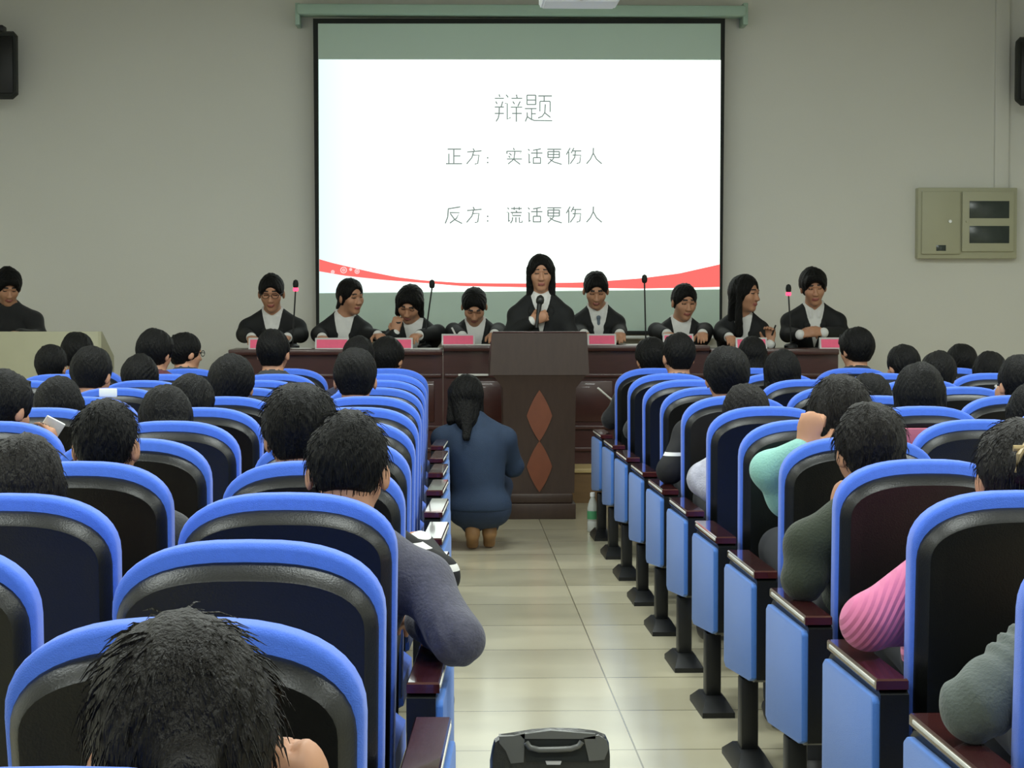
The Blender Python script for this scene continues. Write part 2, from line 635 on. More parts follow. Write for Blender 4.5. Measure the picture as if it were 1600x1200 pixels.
def solid_obj(name, pos, quads, material, parent=None, fmat=None):
    me = bpy.data.meshes.new(name)
    nv, nf = len(pos), len(quads)
    me.vertices.add(nv)
    me.vertices.foreach_set('co', np.ascontiguousarray(pos, np.float32).ravel())
    me.loops.add(nf * 4)
    me.loops.foreach_set('vertex_index', np.ascontiguousarray(quads, np.int32).ravel())
    me.polygons.add(nf)
    me.polygons.foreach_set('loop_start', np.arange(nf, dtype=np.int32) * 4)
    me.polygons.foreach_set('use_smooth', np.ones(nf, bool))
    for m_ in (material if isinstance(material, (list, tuple)) else [material]):
        me.materials.append(m_)
    if fmat is not None:
        me.polygons.foreach_set('material_index', fmat.astype(np.int32))
    me.update(calc_edges=True)
    me.validate()
    o = bpy.data.objects.new(name, me)
    COL.objects.link(o)
    if parent:
        o.parent = parent
    return o


# ------------------------------------------------------------------ the hall
WY = 16.5
XL, XR, YB = -4.3, 5.3, -3.0
struct(new_obj('floor', bx((XL, YB, -0.1), (XR, WY, 0.0)), M['floor'], smooth=False))
struct(new_obj('ceiling', bx((XL, YB, CEIL), (XR, WY, CEIL + 0.1)), M['ceiling'], smooth=False))
struct(new_obj('wall_front', bx((XL - 0.1, WY, -0.1), (XR + 0.1, WY + 0.1, CEIL + 0.1)), M['wall'], smooth=False))
struct(new_obj('wall_rear', bx((XL - 0.1, YB - 0.1, -0.1), (XR + 0.1, YB, CEIL + 0.1)), M['wall'], smooth=False))
struct(new_obj('wall_left', bx((XL - 0.1, YB, -0.1), (XL, WY, CEIL + 0.1)), M['wall'], smooth=False))
struct(new_obj('wall_right', bx((XR, YB, -0.1), (XR + 0.1, WY, CEIL + 0.1)), M['wall'], smooth=False))
# cable trunking that runs down the wall into the distribution box
a = at(1555, 20, WY); b = at(1574, 296, WY)
struct(new_obj('trim_1', bx((a.x, WY - 0.035, b.z - 0.02), (b.x, WY, CEIL), 0.006), M['wall']))
# low stage
ST_Y, ST_Z = 14.28, 0.24
o = new_obj('stage_platform', bx((XL + 0.005, ST_Y, 0.0), (XR - 0.005, WY - 0.005, ST_Z - 0.03)), M['stagewood'], smooth=False)
o['kind'] = 'structure'
o = new_obj('trim_2', bx((XL + 0.005, ST_Y - 0.02, ST_Z - 0.03), (XR - 0.005, WY - 0.005, ST_Z), 0.006), M['nosing'])
o['kind'] = 'structure'
for nm, xx, s in (('baseboard_left', XL, 1), ('baseboard_right', XR, -1)):
    lo = (xx, YB + 0.01, 0.0) if s > 0 else (xx - 0.015, YB + 0.01, 0.0)
    hi = (xx + 0.015, ST_Y - 0.03, 0.1) if s > 0 else (xx, ST_Y - 0.03, 0.1)
    struct(new_obj(nm, bx(lo, hi, 0.003), M['black']))

# ------------------------------------------------------------------ projection screen with the slide
SY = 16.32
scr = root('projection_screen', at(810, 520, SY), 'wide wall projection screen with black border showing a white debate slide with a red ribbon', 'screen')


def rel(o, p):
    return Vector(p) - o.location


def wpart(name, bm, m, par, **k):
    """a part whose mesh was laid out in hall coordinates"""
    off = par.matrix_basis.translation
    q = par.parent
    while q:
        off = off + q.matrix_basis.translation
        q = q.parent
    bmesh.ops.translate(bm, verts=bm.verts, vec=-off)
    return new_obj(name, bm, m, par, **k)


tl, trr, bl, br = at(489, 29, SY), at(1133, 29, SY), at(494, 521, SY), at(1128, 521, SY)
itl, itr, ibl, ibr = at(497, 37, SY), at(1126, 37, SY), at(499, 517, SY), at(1124, 517, SY)
bm = BM()
loft(bm, [[(p.x, SY, p.z) for p in (tl, trr, br, bl)], [(p.x, SY + 0.006, p.z) for p in (tl, trr, br, bl)]])
wpart('border', bm, M['screenblack'], scr, smooth=False)
bm = BM()
loft(bm, [[(p.x, SY - 0.004, p.z) for p in (itl, itr, ibr, ibl)], [(p.x, SY - 0.0005, p.z) for p in (itl, itr, ibr, ibl)]])
wpart('screen_fabric', bm, M['screen'], scr, smooth=False)
a, b = at(465, 8, SY), at(1163, 27.5, SY)
hz = wpart('roller_housing', bx((a.x, SY - 0.10, b.z), (b.x, SY + 0.09, a.z), 0.015), M['housing'], scr)
for px in (462, 1160):
    a, b = at(px, 6, SY), at(px + 7, 40, SY)
    wpart('end_bracket', bx((a.x, SY - 0.06, b.z), (b.x, WY - 0.004, a.z), 0.004), M['housing'], scr)
a, b = at(494, 518, SY), at(1128, 523, SY)
wpart('bottom_bar', bx((a.x, SY - 0.02, b.z), (b.x, SY + 0.012, a.z), 0.004), M['screenblack'], scr)
a, b = at(500, 524, SY), at(1120, 530, SY)
bm = BM(); tube(bm, [(a.x, SY - 0.012, (a.z + b.z) / 2), (b.x, SY - 0.012, (a.z + b.z) / 2)], 0.014, 12)
wpart('weight_rod', bm, M['whiteplastic'], scr)
# slide
stl, str_, sbl, sbr = at(498, 93, SY), at(1126, 94, SY), at(499, 458, SY), at(1124, 452, SY)
bm = BM()
loft(bm, [[(p.x, SY - 0.006, p.z) for p in (stl, str_, sbr, sbl)], [(p.x, SY - 0.0045, p.z) for p in (stl, str_, sbr, sbl)]])
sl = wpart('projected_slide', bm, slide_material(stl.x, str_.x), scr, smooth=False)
# red ribbon along the foot of the slide
TOPE = [(499, 405), (520, 411), (550, 418), (580, 425), (620, 433), (660, 438), (720, 442), (820, 443), (920, 441), (1000, 435), (1060, 427.5), (1124.5, 413)]
BOTE = [(499, 424), (540, 431), (600, 437.5), (680, 443.5), (720, 447), (820, 449), (920, 450), (1000, 451), (1060, 450), (1124.5, 448.5)]


def interp(E, x):
    for (x0, y0), (x1, y1) in zip(E, E[1:]):
        if x0 <= x <= x1:
            return y0 + (y1 - y0) * (x - x0) / (x1 - x0)
    return E[-1][1]


bm = BM()
prev = None
for k in range(61):
    x = 499 + (1124.5 - 499) * k / 60
    p, q = at(x, interp(TOPE, x), SY), at(x, interp(BOTE, x), SY)
    cur = (bm.verts.new((p.x, SY - 0.0068, p.z)), bm.verts.new((q.x, SY - 0.0068, q.z)))
    if prev:
        bm.faces.new((prev[0], cur[0], cur[1], prev[1]))
    prev = cur
wpart('red_ribbon', bm, M['swoosh'], sl, smooth=False)
# pale ring motifs on the ribbon
bm = BM()
for cx, cy, r in ((537, 422, 5.2), (558, 424, 4.0), (548, 421, 2.4), (520, 425, 3.0)):
    c = at(cx, cy, SY)
    for rr in (r, r * 0.45):
        R0 = rr * SY / F_PX
        n = 20
        A = [bm.verts.new((c.x + R0 * math.cos(2 * PI * k / n), SY - 0.0074, c.z + R0 * math.sin(2 * PI * k / n))) for k in range(n)]
        B = [bm.verts.new((c.x + (R0 - 0.007) * math.cos(2 * PI * k / n), SY - 0.0074, c.z + (R0 - 0.007) * math.sin(2 * PI * k / n))) for k in range(n)]
        for k in range(n):
            bm.faces.new((A[k], A[(k + 1) % n], B[(k + 1) % n], B[k]))
wpart('ring_motif', bm, M['swoosh_hi'], sl, smooth=False)


# writing on the slide, stroke by stroke
def strokes(name, S, ox, oy, sc, w):
    bm = BM()
    hw = w * SY / F_PX / 2
    for st in S:
        P = [at(ox + x / sc, oy + y / sc, SY) for x, y in st]
        P = [Vector((p.x, 0, p.z)) for p in P]
        L = []
        for i, p in enumerate(P):
            t = (P[min(i + 1, len(P) - 1)] - P[max(i - 1, 0)])
            t = t.normalized() if t.length > 1e-6 else Vector((1, 0, 0))
            nrm = Vector((-t.z, 0, t.x)) * hw
            L.append((p + nrm, p - nrm))
        vs = [(bm.verts.new((a.x, SY - 0.0072, a.z)), bm.verts.new((b.x, SY - 0.0072, b.z))) for a, b in L]
        for a, b in zip(vs, vs[1:]):
            bm.faces.new((a[0], b[0], b[1], a[1]))
    return wpart(name, bm, M['text'], sl, smooth=False)


def H(x0, x1, y):
    return [(x0, y), (x1, y)]


def V(x, y0, y1):
    return [(x, y0), (x, y1)]


BIAN = [[(398, 175), (410, 218)], H(330, 475, 237), [(345, 285), (368, 328)], [(456, 285), (430, 368)], H(330, 475, 374), H(330, 475, 474),
        [(402, 374), (398, 480), (385, 545), (350, 600)],
        [(508, 180), (540, 225)], [(488, 318), (525, 318), (525, 568), (578, 537)],
        [(668, 178), (680, 235)], H(590, 760, 237), [(612, 285), (640, 330)], [(728, 285), (690, 362)], H(580, 760, 376), H(600, 755, 474), V(667, 376, 605)]
TI = [V(834, 187, 337), H(832, 972, 189), V(970, 187, 337), H(834, 970, 265), H(832, 972, 335),
      H(800, 985, 398), V(905, 398, 572), H(905, 975, 478), [(835, 455), (838, 525), (808, 600)], [(838, 525), (900, 566), (950, 585), (1228, 587)],
      H(1010, 1225, 201), V(1102, 203, 275), V(1035, 285, 445), H(1035, 1197, 285), V(1195, 285, 452), [(1120, 330), (1112, 460), (1070, 520), (1005, 545)], [(1112, 465), (1200, 536)]]
for ch in (BIAN, TI):
    strokes('character', ch, 740, 130, 10.0, 2.0)


def dot(x, y, r=7):
    return [(x - r, y), (x + r, y)]


def sh(S, dy):
    return [[(x, y + dy) for x, y in st] for st in S]


ZHENG = [H(110, 232, 75), V(166, 75, 204), H(166, 226, 136), V(122, 115, 204), H(95, 240, 205)]
FANG = [[(338, 68), (350, 92)], [(285, 101), (415, 90)], [(342, 100), (328, 150), (280, 208)], [(335, 128), (390, 128), (380, 203), (352, 208)]]
COLON = [dot(468, 151), dot(468, 154), dot(468, 192), dot(468, 195)]
SHI = [[(698, 64), (706, 85)], V(640, 92, 118), [(640, 94), (772, 94), (756, 112)], [(660, 112), (682, 130)], [(655, 135), (670, 152)], H(640, 775, 163), [(712, 92), (702, 165), (650, 208)], [(705, 170), (758, 211)]]
HUA = [[(828, 74), (843, 90)], [(825, 120), (838, 120), (838, 202), (852, 188)], [(945, 72), (872, 86)], H(855, 958, 110), V(908, 80, 150), V(876, 150, 206), H(876, 941, 151), V(940, 150, 206), H(876, 941, 201)]
GENG = [H(1000, 1125, 76), V(1006, 96, 151), H(1006, 1109, 97), V(1108, 96, 151), H(1006, 1108, 123), H(1006, 1108, 150), [(1058, 76), (1055, 160), (1005, 208)], [(1020, 164), (1060, 190), (1130, 211)]]
SHANG = [[(1205, 64), (1170, 125)], V(1192, 98, 212), [(1238, 64), (1213, 112)], H(1226, 1305, 91), [(1225, 128), (1298, 128), (1290, 196), (1262, 204)], [(1251, 94), (1245, 150), (1205, 206)]]
REN = [[(1412, 64), (1410, 112), (1385, 165), (1350, 206)], [(1411, 112), (1440, 165), (1487, 206)]]
FAN = [[(225, 590), (115, 608)], [(117, 606), (112, 680), (90, 738)], [(128, 642), (215, 642), (190, 692), (130, 736)], [(135, 650), (175, 705), (240, 739)]]
HUANG = [[(646, 597), (658, 613)], [(638, 640), (655, 640), (655, 724), (669, 711)], H(676, 774, 605), V(705, 590, 620), V(750, 590, 620), [(720, 622), (729, 638)], H(672, 774, 641), [(690, 641), (690, 668), (766, 668)], [(691, 682), (688, 712), (672, 736)], V(720, 682, 730), [(750, 682), (752, 729), (776, 729), (776, 712)]]
for ch in (ZHENG, FANG, COLON, SHI, HUA, GENG, SHANG, REN):
    strokes('character', ch, 680, 220, 5.714, 1.9)
for ch in (FAN, sh(FANG, 522), sh(COLON, 523), HUANG, sh(HUA, 523), sh(GENG, 522), sh(SHANG, 523), sh(REN, 522)):
    strokes('character', ch, 680, 220, 5.714, 2.0)

# ------------------------------------------------------------------ wall boxes, speakers, projector
bxY = WY - 0.13
a, b = at(1436, 293, bxY), at(1590, 404, bxY)
db = root('distribution_box', (a.x, WY, b.z), 'olive grey metal electrical box with two doors, fixed to the front wall at right', 'electrical box')
wpart('enclosure', bx((a.x, bxY + 0.025, b.z), (b.x, WY, a.z), 0.006), M['boxgrey'], db)


def pane(par, name, x0, y0, x1, y1, yf, th, m, bev=0.004):
    p, q = at(x0, y0, yf), at(x1, y1, yf)
    return wpart(name, bx((p.x, yf, q.z), (q.x, yf + th, p.z), bev), m, par)


d1 = pane(db, 'door', 1441, 299, 1500, 397, bxY, 0.03, M['boxgrey'])
pane(d1, 'maker_label', 1463, 383, 1478, 392, bxY - 0.002, 0.004, M['glassdark'], 0.0005)
p = at(1484, 346, bxY)
bm = BM(); tube(bm, [(p.x, bxY - 0.018, p.z), (p.x, bxY + 0.004, p.z)], 0.013, 16)
wpart('door_knob', bm, M['chrome'], d1)
d2 = pane(db, 'door', 1504, 299, 1584, 393, bxY, 0.03, M['boxgrey'])
for y0, y1 in ((314, 341), (353, 380)):
    pane(d2, 'viewing_window', 1515, y0, 1577, y1, bxY - 0.003, 0.006, M['glassdark'], 0.001)
p = at(1511, 346, bxY)
bm = BM(); tube(bm, [(p.x, bxY - 0.014, p.z), (p.x, bxY + 0.004, p.z)], 0.010, 16)
wpart('door_knob', bm, M['boxgrey'], d2)


def wall_speaker(px0, px1, py0, py1, label, s):
    Y = WY - 0.34
    a, b = at(px0, py0, Y), at(px1, py1, Y)
    cx = (a.x + b.x) / 2
    r = root('wall_speaker', (cx, WY - 0.02, (a.z + b.z) / 2), label, 'speaker', 'loudspeakers on the front wall')
    w, h = (b.x - a.x) / 2, (a.z - b.z) / 2
    poly = [(-w, h * 0.86), (-w * 0.8, h), (w * 0.8, h), (w, h * 0.86), (w, -h * 0.86), (w * 0.75, -h), (-w * 0.75, -h), (-w, -h * 0.86)]
    bm = BM()
    lo = []
    for y, k in ((-0.34, 0.94), (-0.30, 1.0), (-0.12, 0.86)):
        lo.append([(x * k + (0.0 if y > -0.2 else s * 0.02), y, z * k) for x, z in poly])
    loft(bm, lo)
    new_obj('cabinet', bm, M['speaker'], r)
    new_obj('grille', bx((-w * 0.82 + s * 0.02, -0.352, -h * 0.84), (w * 0.82 + s * 0.02, -0.338, h * 0.84), 0.01), M['shell'], r)
    new_obj('bracket', bx((-0.05, -0.13, -0.06), (0.05, 0.02, 0.06), 0.01), M['black'], r)
    new_obj('top_clamp', bx((-w * 0.5, -0.28, h * 0.98), (w * 0.42, -0.14, h * 1.2), 0.01), M['black'], r)
    return r


wall_speaker(-46, 24, 48, 155, 'black box loudspeaker high on the front wall at far left', 1)
wall_speaker(1592, 1660, 57, 165, 'black box loudspeaker high on the front wall at far right beside the trunking', -1)

pz = 2.70
pj = root('projector', (at(906, 10, 9.1).x, 9.1, CEIL), 'white ceiling projector hanging over the aisle on a pole', 'projector')
c = pj.location
bm = BM()
lo = []
for z, k, dy in ((pz, 0.93, 0.0), (pz + 0.012, 1.0, 0), (pz + 0.10, 1.0, 0), (pz + 0.115, 0.95, 0)):
    w, d = 0.172 * k, 0.13 * k
    lo.append([(c.x - w, 9.0 + 0.13 - d, z), (c.x + w, 9.0 + 0.13 - d, z), (c.x + w, 9.0 + 0.13 + d, z), (c.x - w, 9.0 + 0.13 + d, z)])
loft(bm, lo)
bmesh.ops.bevel(bm, geom=list(bm.edges), offset=0.006, segments=2, affect='EDGES')
wpart('projector_body', bm, M['whiteplastic'], pj)
wpart('rear_vent', bx((c.x - 0.15, 8.992, pz + 0.016), (c.x + 0.15, 9.004, pz + 0.09), 0.003), M['case_grey'], pj)
bm = BM(); tube(bm, [(c.x + 0.0, 8.985, pz + 0.04), (c.x + 0.0, 9.01, pz + 0.04)], 0.036, 24)
wpart('rear_fan_cover', bm, M['case_grey'], pj)
bm = BM(); tube(bm, [(c.x, 9.13, pz + 0.1), (c.x, 9.13, CEIL)], 0.02, 14)
wpart('pole', bm, M['whiteplastic'], pj)
bm = BM(); tube(bm, [(c.x - 0.1, 9.255, pz + 0.05), (c.x - 0.1, 9.275, pz + 0.05)], 0.032, 20)
wpart('lens', bm, M['glassdark'], pj)

# ------------------------------------------------------------------ head table in three sections
TF = 14.62


def table(x0, x1, top, label, strip=None):
    r = root('conference_table', ((x0 + x1) / 2, TF + 0.3, ST_Z), label, 'table', 'dark wooden tables on the stage')
    wpart('tabletop', bx((x0 + 0.002, TF, top - 0.04), (x1 - 0.002, TF + 0.49, top), 0.008), M['wood'], r)
    fp = wpart('front_panel', bx((x0 + 0.0005, TF + 0.05, ST_Z), (x1 - 0.0005, TF + 0.075, top - 0.04)), M['wood'], r, smooth=False)
    for z in (0.868, 0.50, 0.345):
        wpart('front_rail', bx((x0 + 0.01, TF + 0.03, z - 0.014), (x1 - 0.01, TF + 0.055, z + 0.014), 0.006), M['wood'], fp)
    n = max(1, round((x1 - x0) / 0.75))
    for k in range(n):
        u0 = x0 + (x1 - x0) * k / n + 0.06
        u1 = x0 + (x1 - x0) * (k + 1) / n - 0.06
        wpart('raised_panel', bx((u0, TF + 0.04, 0.54), (u1, TF + 0.052, 0.83), 0.006), M['wood'], fp)
    for xx in (x0 + 0.006, x1 - 0.036):
        wpart('side_panel', bx((xx, TF + 0.07, ST_Z), (xx + 0.03, TF + 0.46, top - 0.04)), M['wood'], r, smooth=False)
    if strip:
        wpart('painted_glint', bx((strip[0], TF + 0.005, 0.868), (strip[1], TF + 0.05, 0.882), 0.002), M['white'], r)['label'] = 'white strip imitating a reflection on the front rail'  # white strip added in place of a bright reflection on the rail
    return r


xa = at(356, 545, TF).x; xb = at(692, 545, TF).x; xc = at(1110, 545, TF).x; xd = at(1312, 545, TF).x
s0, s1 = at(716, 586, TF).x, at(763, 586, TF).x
table(xa, xb, 1.055, 'dark red wooden table section at the left end of the stage row')
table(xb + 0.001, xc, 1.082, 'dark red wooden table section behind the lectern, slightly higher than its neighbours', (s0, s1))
table(xc + 0.001, xd, 1.055, 'dark red wooden table section at the right end of the stage row')

# ------------------------------------------------------------------ lectern with diamond inlays
PX, PY0, PD = at(843, 650, 13.26).x, 13.26, 0.46
lc = root('lectern', (PX, PY0 + PD / 2, 0), 'tall dark wooden lectern with two orange diamond inlays, standing in front of the stage', 'lectern')


def lp(name, hw, y0, y1, z0, z1, m, bev=0.006):
    return wpart(name, bx((PX - hw, PY0 + y0, z0), (PX + hw, PY0 + y1, z1), bev), m, lc)


lp('plinth', 0.232, -0.03, PD, 0.0, 0.10, M['wood_podium'])
lp('base_step', 0.214, -0.015, PD - 0.02, 0.10, 0.165, M['wood_podium'], 0.012)
bm = BM()
loft(bm, [[(PX - h, PY0 + y0, z), (PX + h, PY0 + y0, z), (PX + h, PY0 + PD - 0.03, z), (PX - h, PY0 + PD - 0.03, z)]
          for h, y0, z in ((0.225, 0.02, 0.165), (0.235, 0.02, 0.84), (0.30, -0.01, 0.925))])
bd = wpart('pedestal', bm, M['wood_podium'], lc, angle=20)
for cz in (0.662, 0.335):
    bm = BM()
    P = []
    for k in range(4):
        c0 = [(0, 0.165), (0.082, 0), (0, -0.165), (-0.082, 0)][k]
        c1 = [(0, 0.165), (0.082, 0), (0, -0.165), (-0.082, 0)][(k + 1) % 4]
        for q in range(6):
            t = q / 6
            bow = 1 + 0.10 * math.sin(PI * t)
            P.append((PX + (c0[0] + (c1[0] - c0[0]) * t) * bow, cz + (c0[1] + (c1[1] - c0[1]) * t) * bow))
    prism(bm, P, 1, PY0 + 0.012, PY0 + 0.03)
    wpart('diamond_inlay', bm, M['inlay'], bd, smooth=False)['label'] = 'orange wooden diamond inlay'
bm = BM()
prism(bm, [(PY0 - 0.012, 0.925), (PY0 + 0.004, 1.195), (PY0 + 0.03, 1.198), (PY0 + PD, 1.02), (PY0 + PD, 0.925)], 0, PX - 0.318, PX + 0.318)
for v in bm.verts:
    if v.co.z > 1.1:
        v.co.x = PX + (v.co.x - PX) * 0.955
wpart('reading_desk', bm, M['wood_podium'], lc, smooth=False)
wpart('front_lip', bx((PX - 0.30, PY0 + 0.0, 1.194), (PX + 0.30, PY0 + 0.03, 1.204), 0.003), M['wood'], lc)

# ------------------------------------------------------------------ control desk at far left
a = at(158, 518, 14.45); lft = at(-70, 518, 14.45).x
cd = root('control_desk', ((a.x + lft) / 2, 14.72, ST_Z), 'beige laminate control desk with a raised front, at the left edge of the stage', 'desk')
bm = BM()
prism(bm, [(14.45, ST_Z), (14.45, a.z), (14.49, a.z), (15.0, 1.0), (15.0, ST_Z)], 0, a.x - 0.02, a.x)
wpart('side_panel', bm, M['deskgrey'], cd, smooth=False)
bm = BM()
prism(bm, [(14.45, ST_Z), (14.45, a.z), (14.49, a.z), (15.0, 1.0), (15.0, ST_Z)], 0, lft, lft + 0.02)
wpart('side_panel', bm, M['deskgrey'], cd, smooth=False)
wpart('front_panel', bx((lft + 0.02, 14.45, ST_Z), (a.x - 0.02, 14.475, a.z), 0.002), M['deskgrey'], cd)
bm = BM()
prism(bm, [(14.475, a.z - 0.03), (14.475, a.z - 0.005), (15.0, 0.995), (15.0, 0.97)], 0, lft + 0.02, a.x - 0.02)
wpart('work_surface', bm, M['deskgrey'], cd, smooth=False)


# ------------------------------------------------------------------ small things on the tables
def gooseneck(px, py, bx_, by_, Y, label, lit):
    hp, bp = at(px, py, Y), at(bx_, by_, Y + 0.0)
    top = 1.082 if 700 < px < 1110 else 1.055
    b0 = Vector((bp.x, Y, top))
    r = root('gooseneck_microphone', b0, label, 'microphone', 'gooseneck microphones on the tables')
    bm = BM(); lathe(bm, [(0.05, 0.0), (0.05, 0.018), (0.035, 0.03), (0.012, 0.034)])
    new_obj('base', bm, M['black'], r)
    d = hp - b0
    bm = BM(); tube(bm, [(0, 0, 0.02), (d.x * 0.3, 0.0, d.z * 0.34), (d.x * 0.7, -0.0, d.z * 0.7), (d.x, d.y, d.z - 0.02)], 0.0055, 8)
    new_obj('stem', bm, M['black'], r)
    bm = BM(); lathe(bm, [(0.012, -0.02), (0.019, -0.008), (0.021, 0.012), (0.016, 0.034), (0.004, 0.042)], (d.x, d.y, d.z))
    new_obj('foam_head', bm, M['screenblack'], r)
    if lit:
        bm = BM(); lathe(bm, [(0.016, -0.042), (0.019, -0.036), (0.019, -0.02), (0.014, -0.016)], (d.x, d.y, d.z))
        new_obj('light_ring', bm, M['red_led'], r)['label'] = 'glowing red ring under the microphone head'
    return r


gooseneck(462, 446, 457, 530, 14.98, 'black gooseneck microphone with glowing red ring, leftmost on the stage tables', True)
gooseneck(675, 446, 663, 510, 14.98, 'black gooseneck microphone with square head, left of the person bent over writing', False)
gooseneck(1007, 438, 1009, 520, 14.98, 'tall straight gooseneck microphone in front of the screen, right of the lectern', False)
gooseneck(1232, 453, 1236, 530, 14.98, 'black gooseneck microphone with glowing red ring, rightmost on the stage tables', True)


def nameplate(x0, x1, y0, top, label, shine=False):
    Y = TF + 0.10
    a, b = at(x0, y0, Y), at(x1, y0, Y)
    r = root('nameplate', ((a.x + b.x) / 2, Y + 0.03, top), label, 'nameplate', 'pink nameplates on the stage tables')
    w = (b.x - a.x) / 2
    h = 0.080
    bm = BM(); prism(bm, [(-0.035, 0.0), (-0.006, h), (0.006, h), (0.035, 0.0)], 0, -w, w, 0.002)
    new_obj('holder', bm, M['acrylic'], r)
    bm = BM()
    m = 0.012
    def F(z):
        return -0.035 + 0.029 * z / h - 0.0015
    bm.faces.new([bm.verts.new((x, F(z), z)) for x, z in ((-w + m, 0.008), (w - m, 0.008), (w - m, h - 0.012), (-w + m, h - 0.012))])
    r2 = bmesh.ops.extrude_face_region(bm, geom=bm.faces[:])
    bmesh.ops.translate(bm, verts=[v for v in r2['geom'] if isinstance(v, bmesh.types.BMVert)], vec=(0, 0.0012, 0))
    new_obj('pink_card', bm, M['pink'], r, smooth=False)
    return r


nameplate(388, 438, 535, 1.055, 'pink nameplate partly hidden, in front of the man at the left end of the table')
nameplate(492, 545, 535, 1.055, 'pink nameplate in front of the woman with tied back hair looking sideways')
nameplate(592, 645, 535, 1.055, 'pink nameplate in front of the person holding a hand to the mouth')
nameplate(690, 742, 533, 1.082, 'pink nameplate beside the left edge of the lectern, before the writing person')
nameplate(918, 963, 533, 1.082, 'pink nameplate beside the right edge of the lectern, before the man in a tie')
nameplate(1036, 1084, 533, 1.082, 'pink nameplate in front of the man right of the tall straight microphone')
nameplate(1150, 1199, 533, 1.055, 'pink nameplate in front of the long-haired woman turned sideways')
nameplate(1281, 1330, 533, 1.055, 'pink nameplate in front of the man with clasped hands at the right end')


def sheet(px, py, Y, w, d, z, rz, label, nm='paper_sheet'):
    p = at(px, py, Y)
    o = new_obj(nm, bx((-w / 2, -d / 2, 0), (w / 2, d / 2, 0.004), 0.001), M['white'], smooth=False)
    o.location = (p.x, Y, z + 0.0005)
    o.rotation_euler = (0, 0, rz)
    return tag(o, label, 'paper', 'papers on the stage tables')


sheet(469, 541, 14.90, 0.14, 0.2, 1.055, 0.2, 'white paper lying right of the man at the left end of the table')
sheet(667, 541, 14.80, 0.21, 0.24, 1.055, -0.1, 'white paper under the hands of the person with a hand to the mouth')
sheet(748, 538, 14.80, 0.2, 0.25, 1.082, 0.05, 'white paper between the pink nameplate and the lectern, left side')
sheet(994, 538, 14.84, 0.19, 0.26, 1.082, 0.1, 'white paper under the tall straight microphone')

# ------------------------------------------------------------------ bottle, case in the aisle
p = at(926, 831, 12.52)
bt = root('water_bottle', (p.x, 12.52, 0), 'clear plastic water bottle with a green label standing on the aisle floor', 'bottle')
bm = BM(); lathe(bm, [(0.028, 0), (0.033, 0.006), (0.033, 0.06), (0.030, 0.066), (0.033, 0.072), (0.033, 0.145), (0.026, 0.175), (0.014, 0.205), (0.0135, 0.218)])
new_obj('bottle_body', bm, M['bottle'], bt)
bm = BM(); lathe(bm, [(0.0338, 0.078), (0.0340, 0.080), (0.0340, 0.126), (0.0338, 0.128)])
new_obj('green_label', bm, M['label_green'], bt)
bm = BM(); lathe(bm, [(0.016, 0.214), (0.016, 0.236), (0.012, 0.240)])
new_obj('cap', bm, M['cap'], bt)

CY = 3.85
k = CY / F_PX
cx = at(861, 1160, CY).x
zt = at(861, 1139, CY).z
cs = root('trolley_case', (cx, CY + 0.11, 0), 'black plastic wheeled case with a recessed grey carry handle, standing in the aisle', 'case')
prof = [(-95 * k, 0.06), (-93 * k, zt - 40 * k), (-89 * k, zt - 17 * k), (-78 * k, zt - 9.5 * k), (-60 * k, zt - 7 * k), (-30 * k, zt - 2 * k), (0, zt), (40 * k, zt - 1 * k), (70 * k, zt - 5 * k), (86 * k, zt - 11 * k), (92 * k, zt - 24 * k), (94 * k, zt - 45 * k), (95 * k, 0.06)]
bm = BM()
lo = []
for y, s, dz in ((CY, 0.985, 0), (CY + 0.012, 1.0, 0), (CY + 0.20, 1.0, 0.055), (CY + 0.22, 0.97, 0.062)):
    lo.append([(cx + x * s, y, zt / 2 + (z - zt / 2) * s - (dz if z > 0.3 else 0)) for x, z in prof])
loft(bm, lo)
wpart('case_shell', bm, M['case'], cs, angle=30)


def cpoly(name, P, y0, y1, m, par=cs):
    bm = BM()
    prism(bm, [(at(x, y, CY).x, at(x, y, CY).z) for x, y in P], 1, y0, y1)
    return wpart(name, bm, m, par, smooth=False)


cpoly('grey_bezel', [(780, 1150), (803, 1149), (820, 1145), (818, 1190), (798, 1192), (790, 1172), (780, 1160)], CY - 0.006, CY + 0.02, M['case_grey'])
cpoly('grey_bezel', [(912, 1152), (935, 1148), (948, 1156), (951, 1168), (944, 1186), (920, 1188)], CY - 0.006, CY + 0.02, M['case_grey'])
cpoly('grey_bezel', [(812, 1147), (860, 1140.5), (930, 1146), (930, 1153.5), (818, 1153.5)], CY - 0.006, CY + 0.02, M['case_grey'])
cpoly('handle_recess', [(817, 1153), (911, 1153), (920, 1190), (822, 1190)], CY - 0.004, CY + 0.02, M['screenblack'])  # flat black plate paints the shade of the hollow behind the handle
bm = BM()
tube(bm, [at(x, y, CY - 0.01) for x, y in ((822, 1160), (828, 1168), (842, 1171.5), (870, 1171), (892, 1170), (904, 1166), (909, 1159))], 0.0055, 10)
wpart('carry_handle', bm, M['case_grey'], cs)
cpoly('latch_button', [(852, 1188), (877, 1188), (875, 1193), (854, 1193)], CY - 0.010, CY + 0.02, M['acrylic'])
for sx in (-1, 1):
    bm = BM(); tube(bm, [(cx + sx * 0.085, CY + 0.18, 0.035), (cx + sx * 0.12, CY + 0.18, 0.035)], 0.035, 20)
    wpart('wheel', bm, M['black'], cs)
    wpart('foot', bx((cx + sx * 0.08 - 0.015, CY + 0.02, 0), (cx + sx * 0.08 + 0.015, CY + 0.06, 0.064), 0.005), M['black'], cs)

# ------------------------------------------------------------------ auditorium chairs
CH_H = 1.012


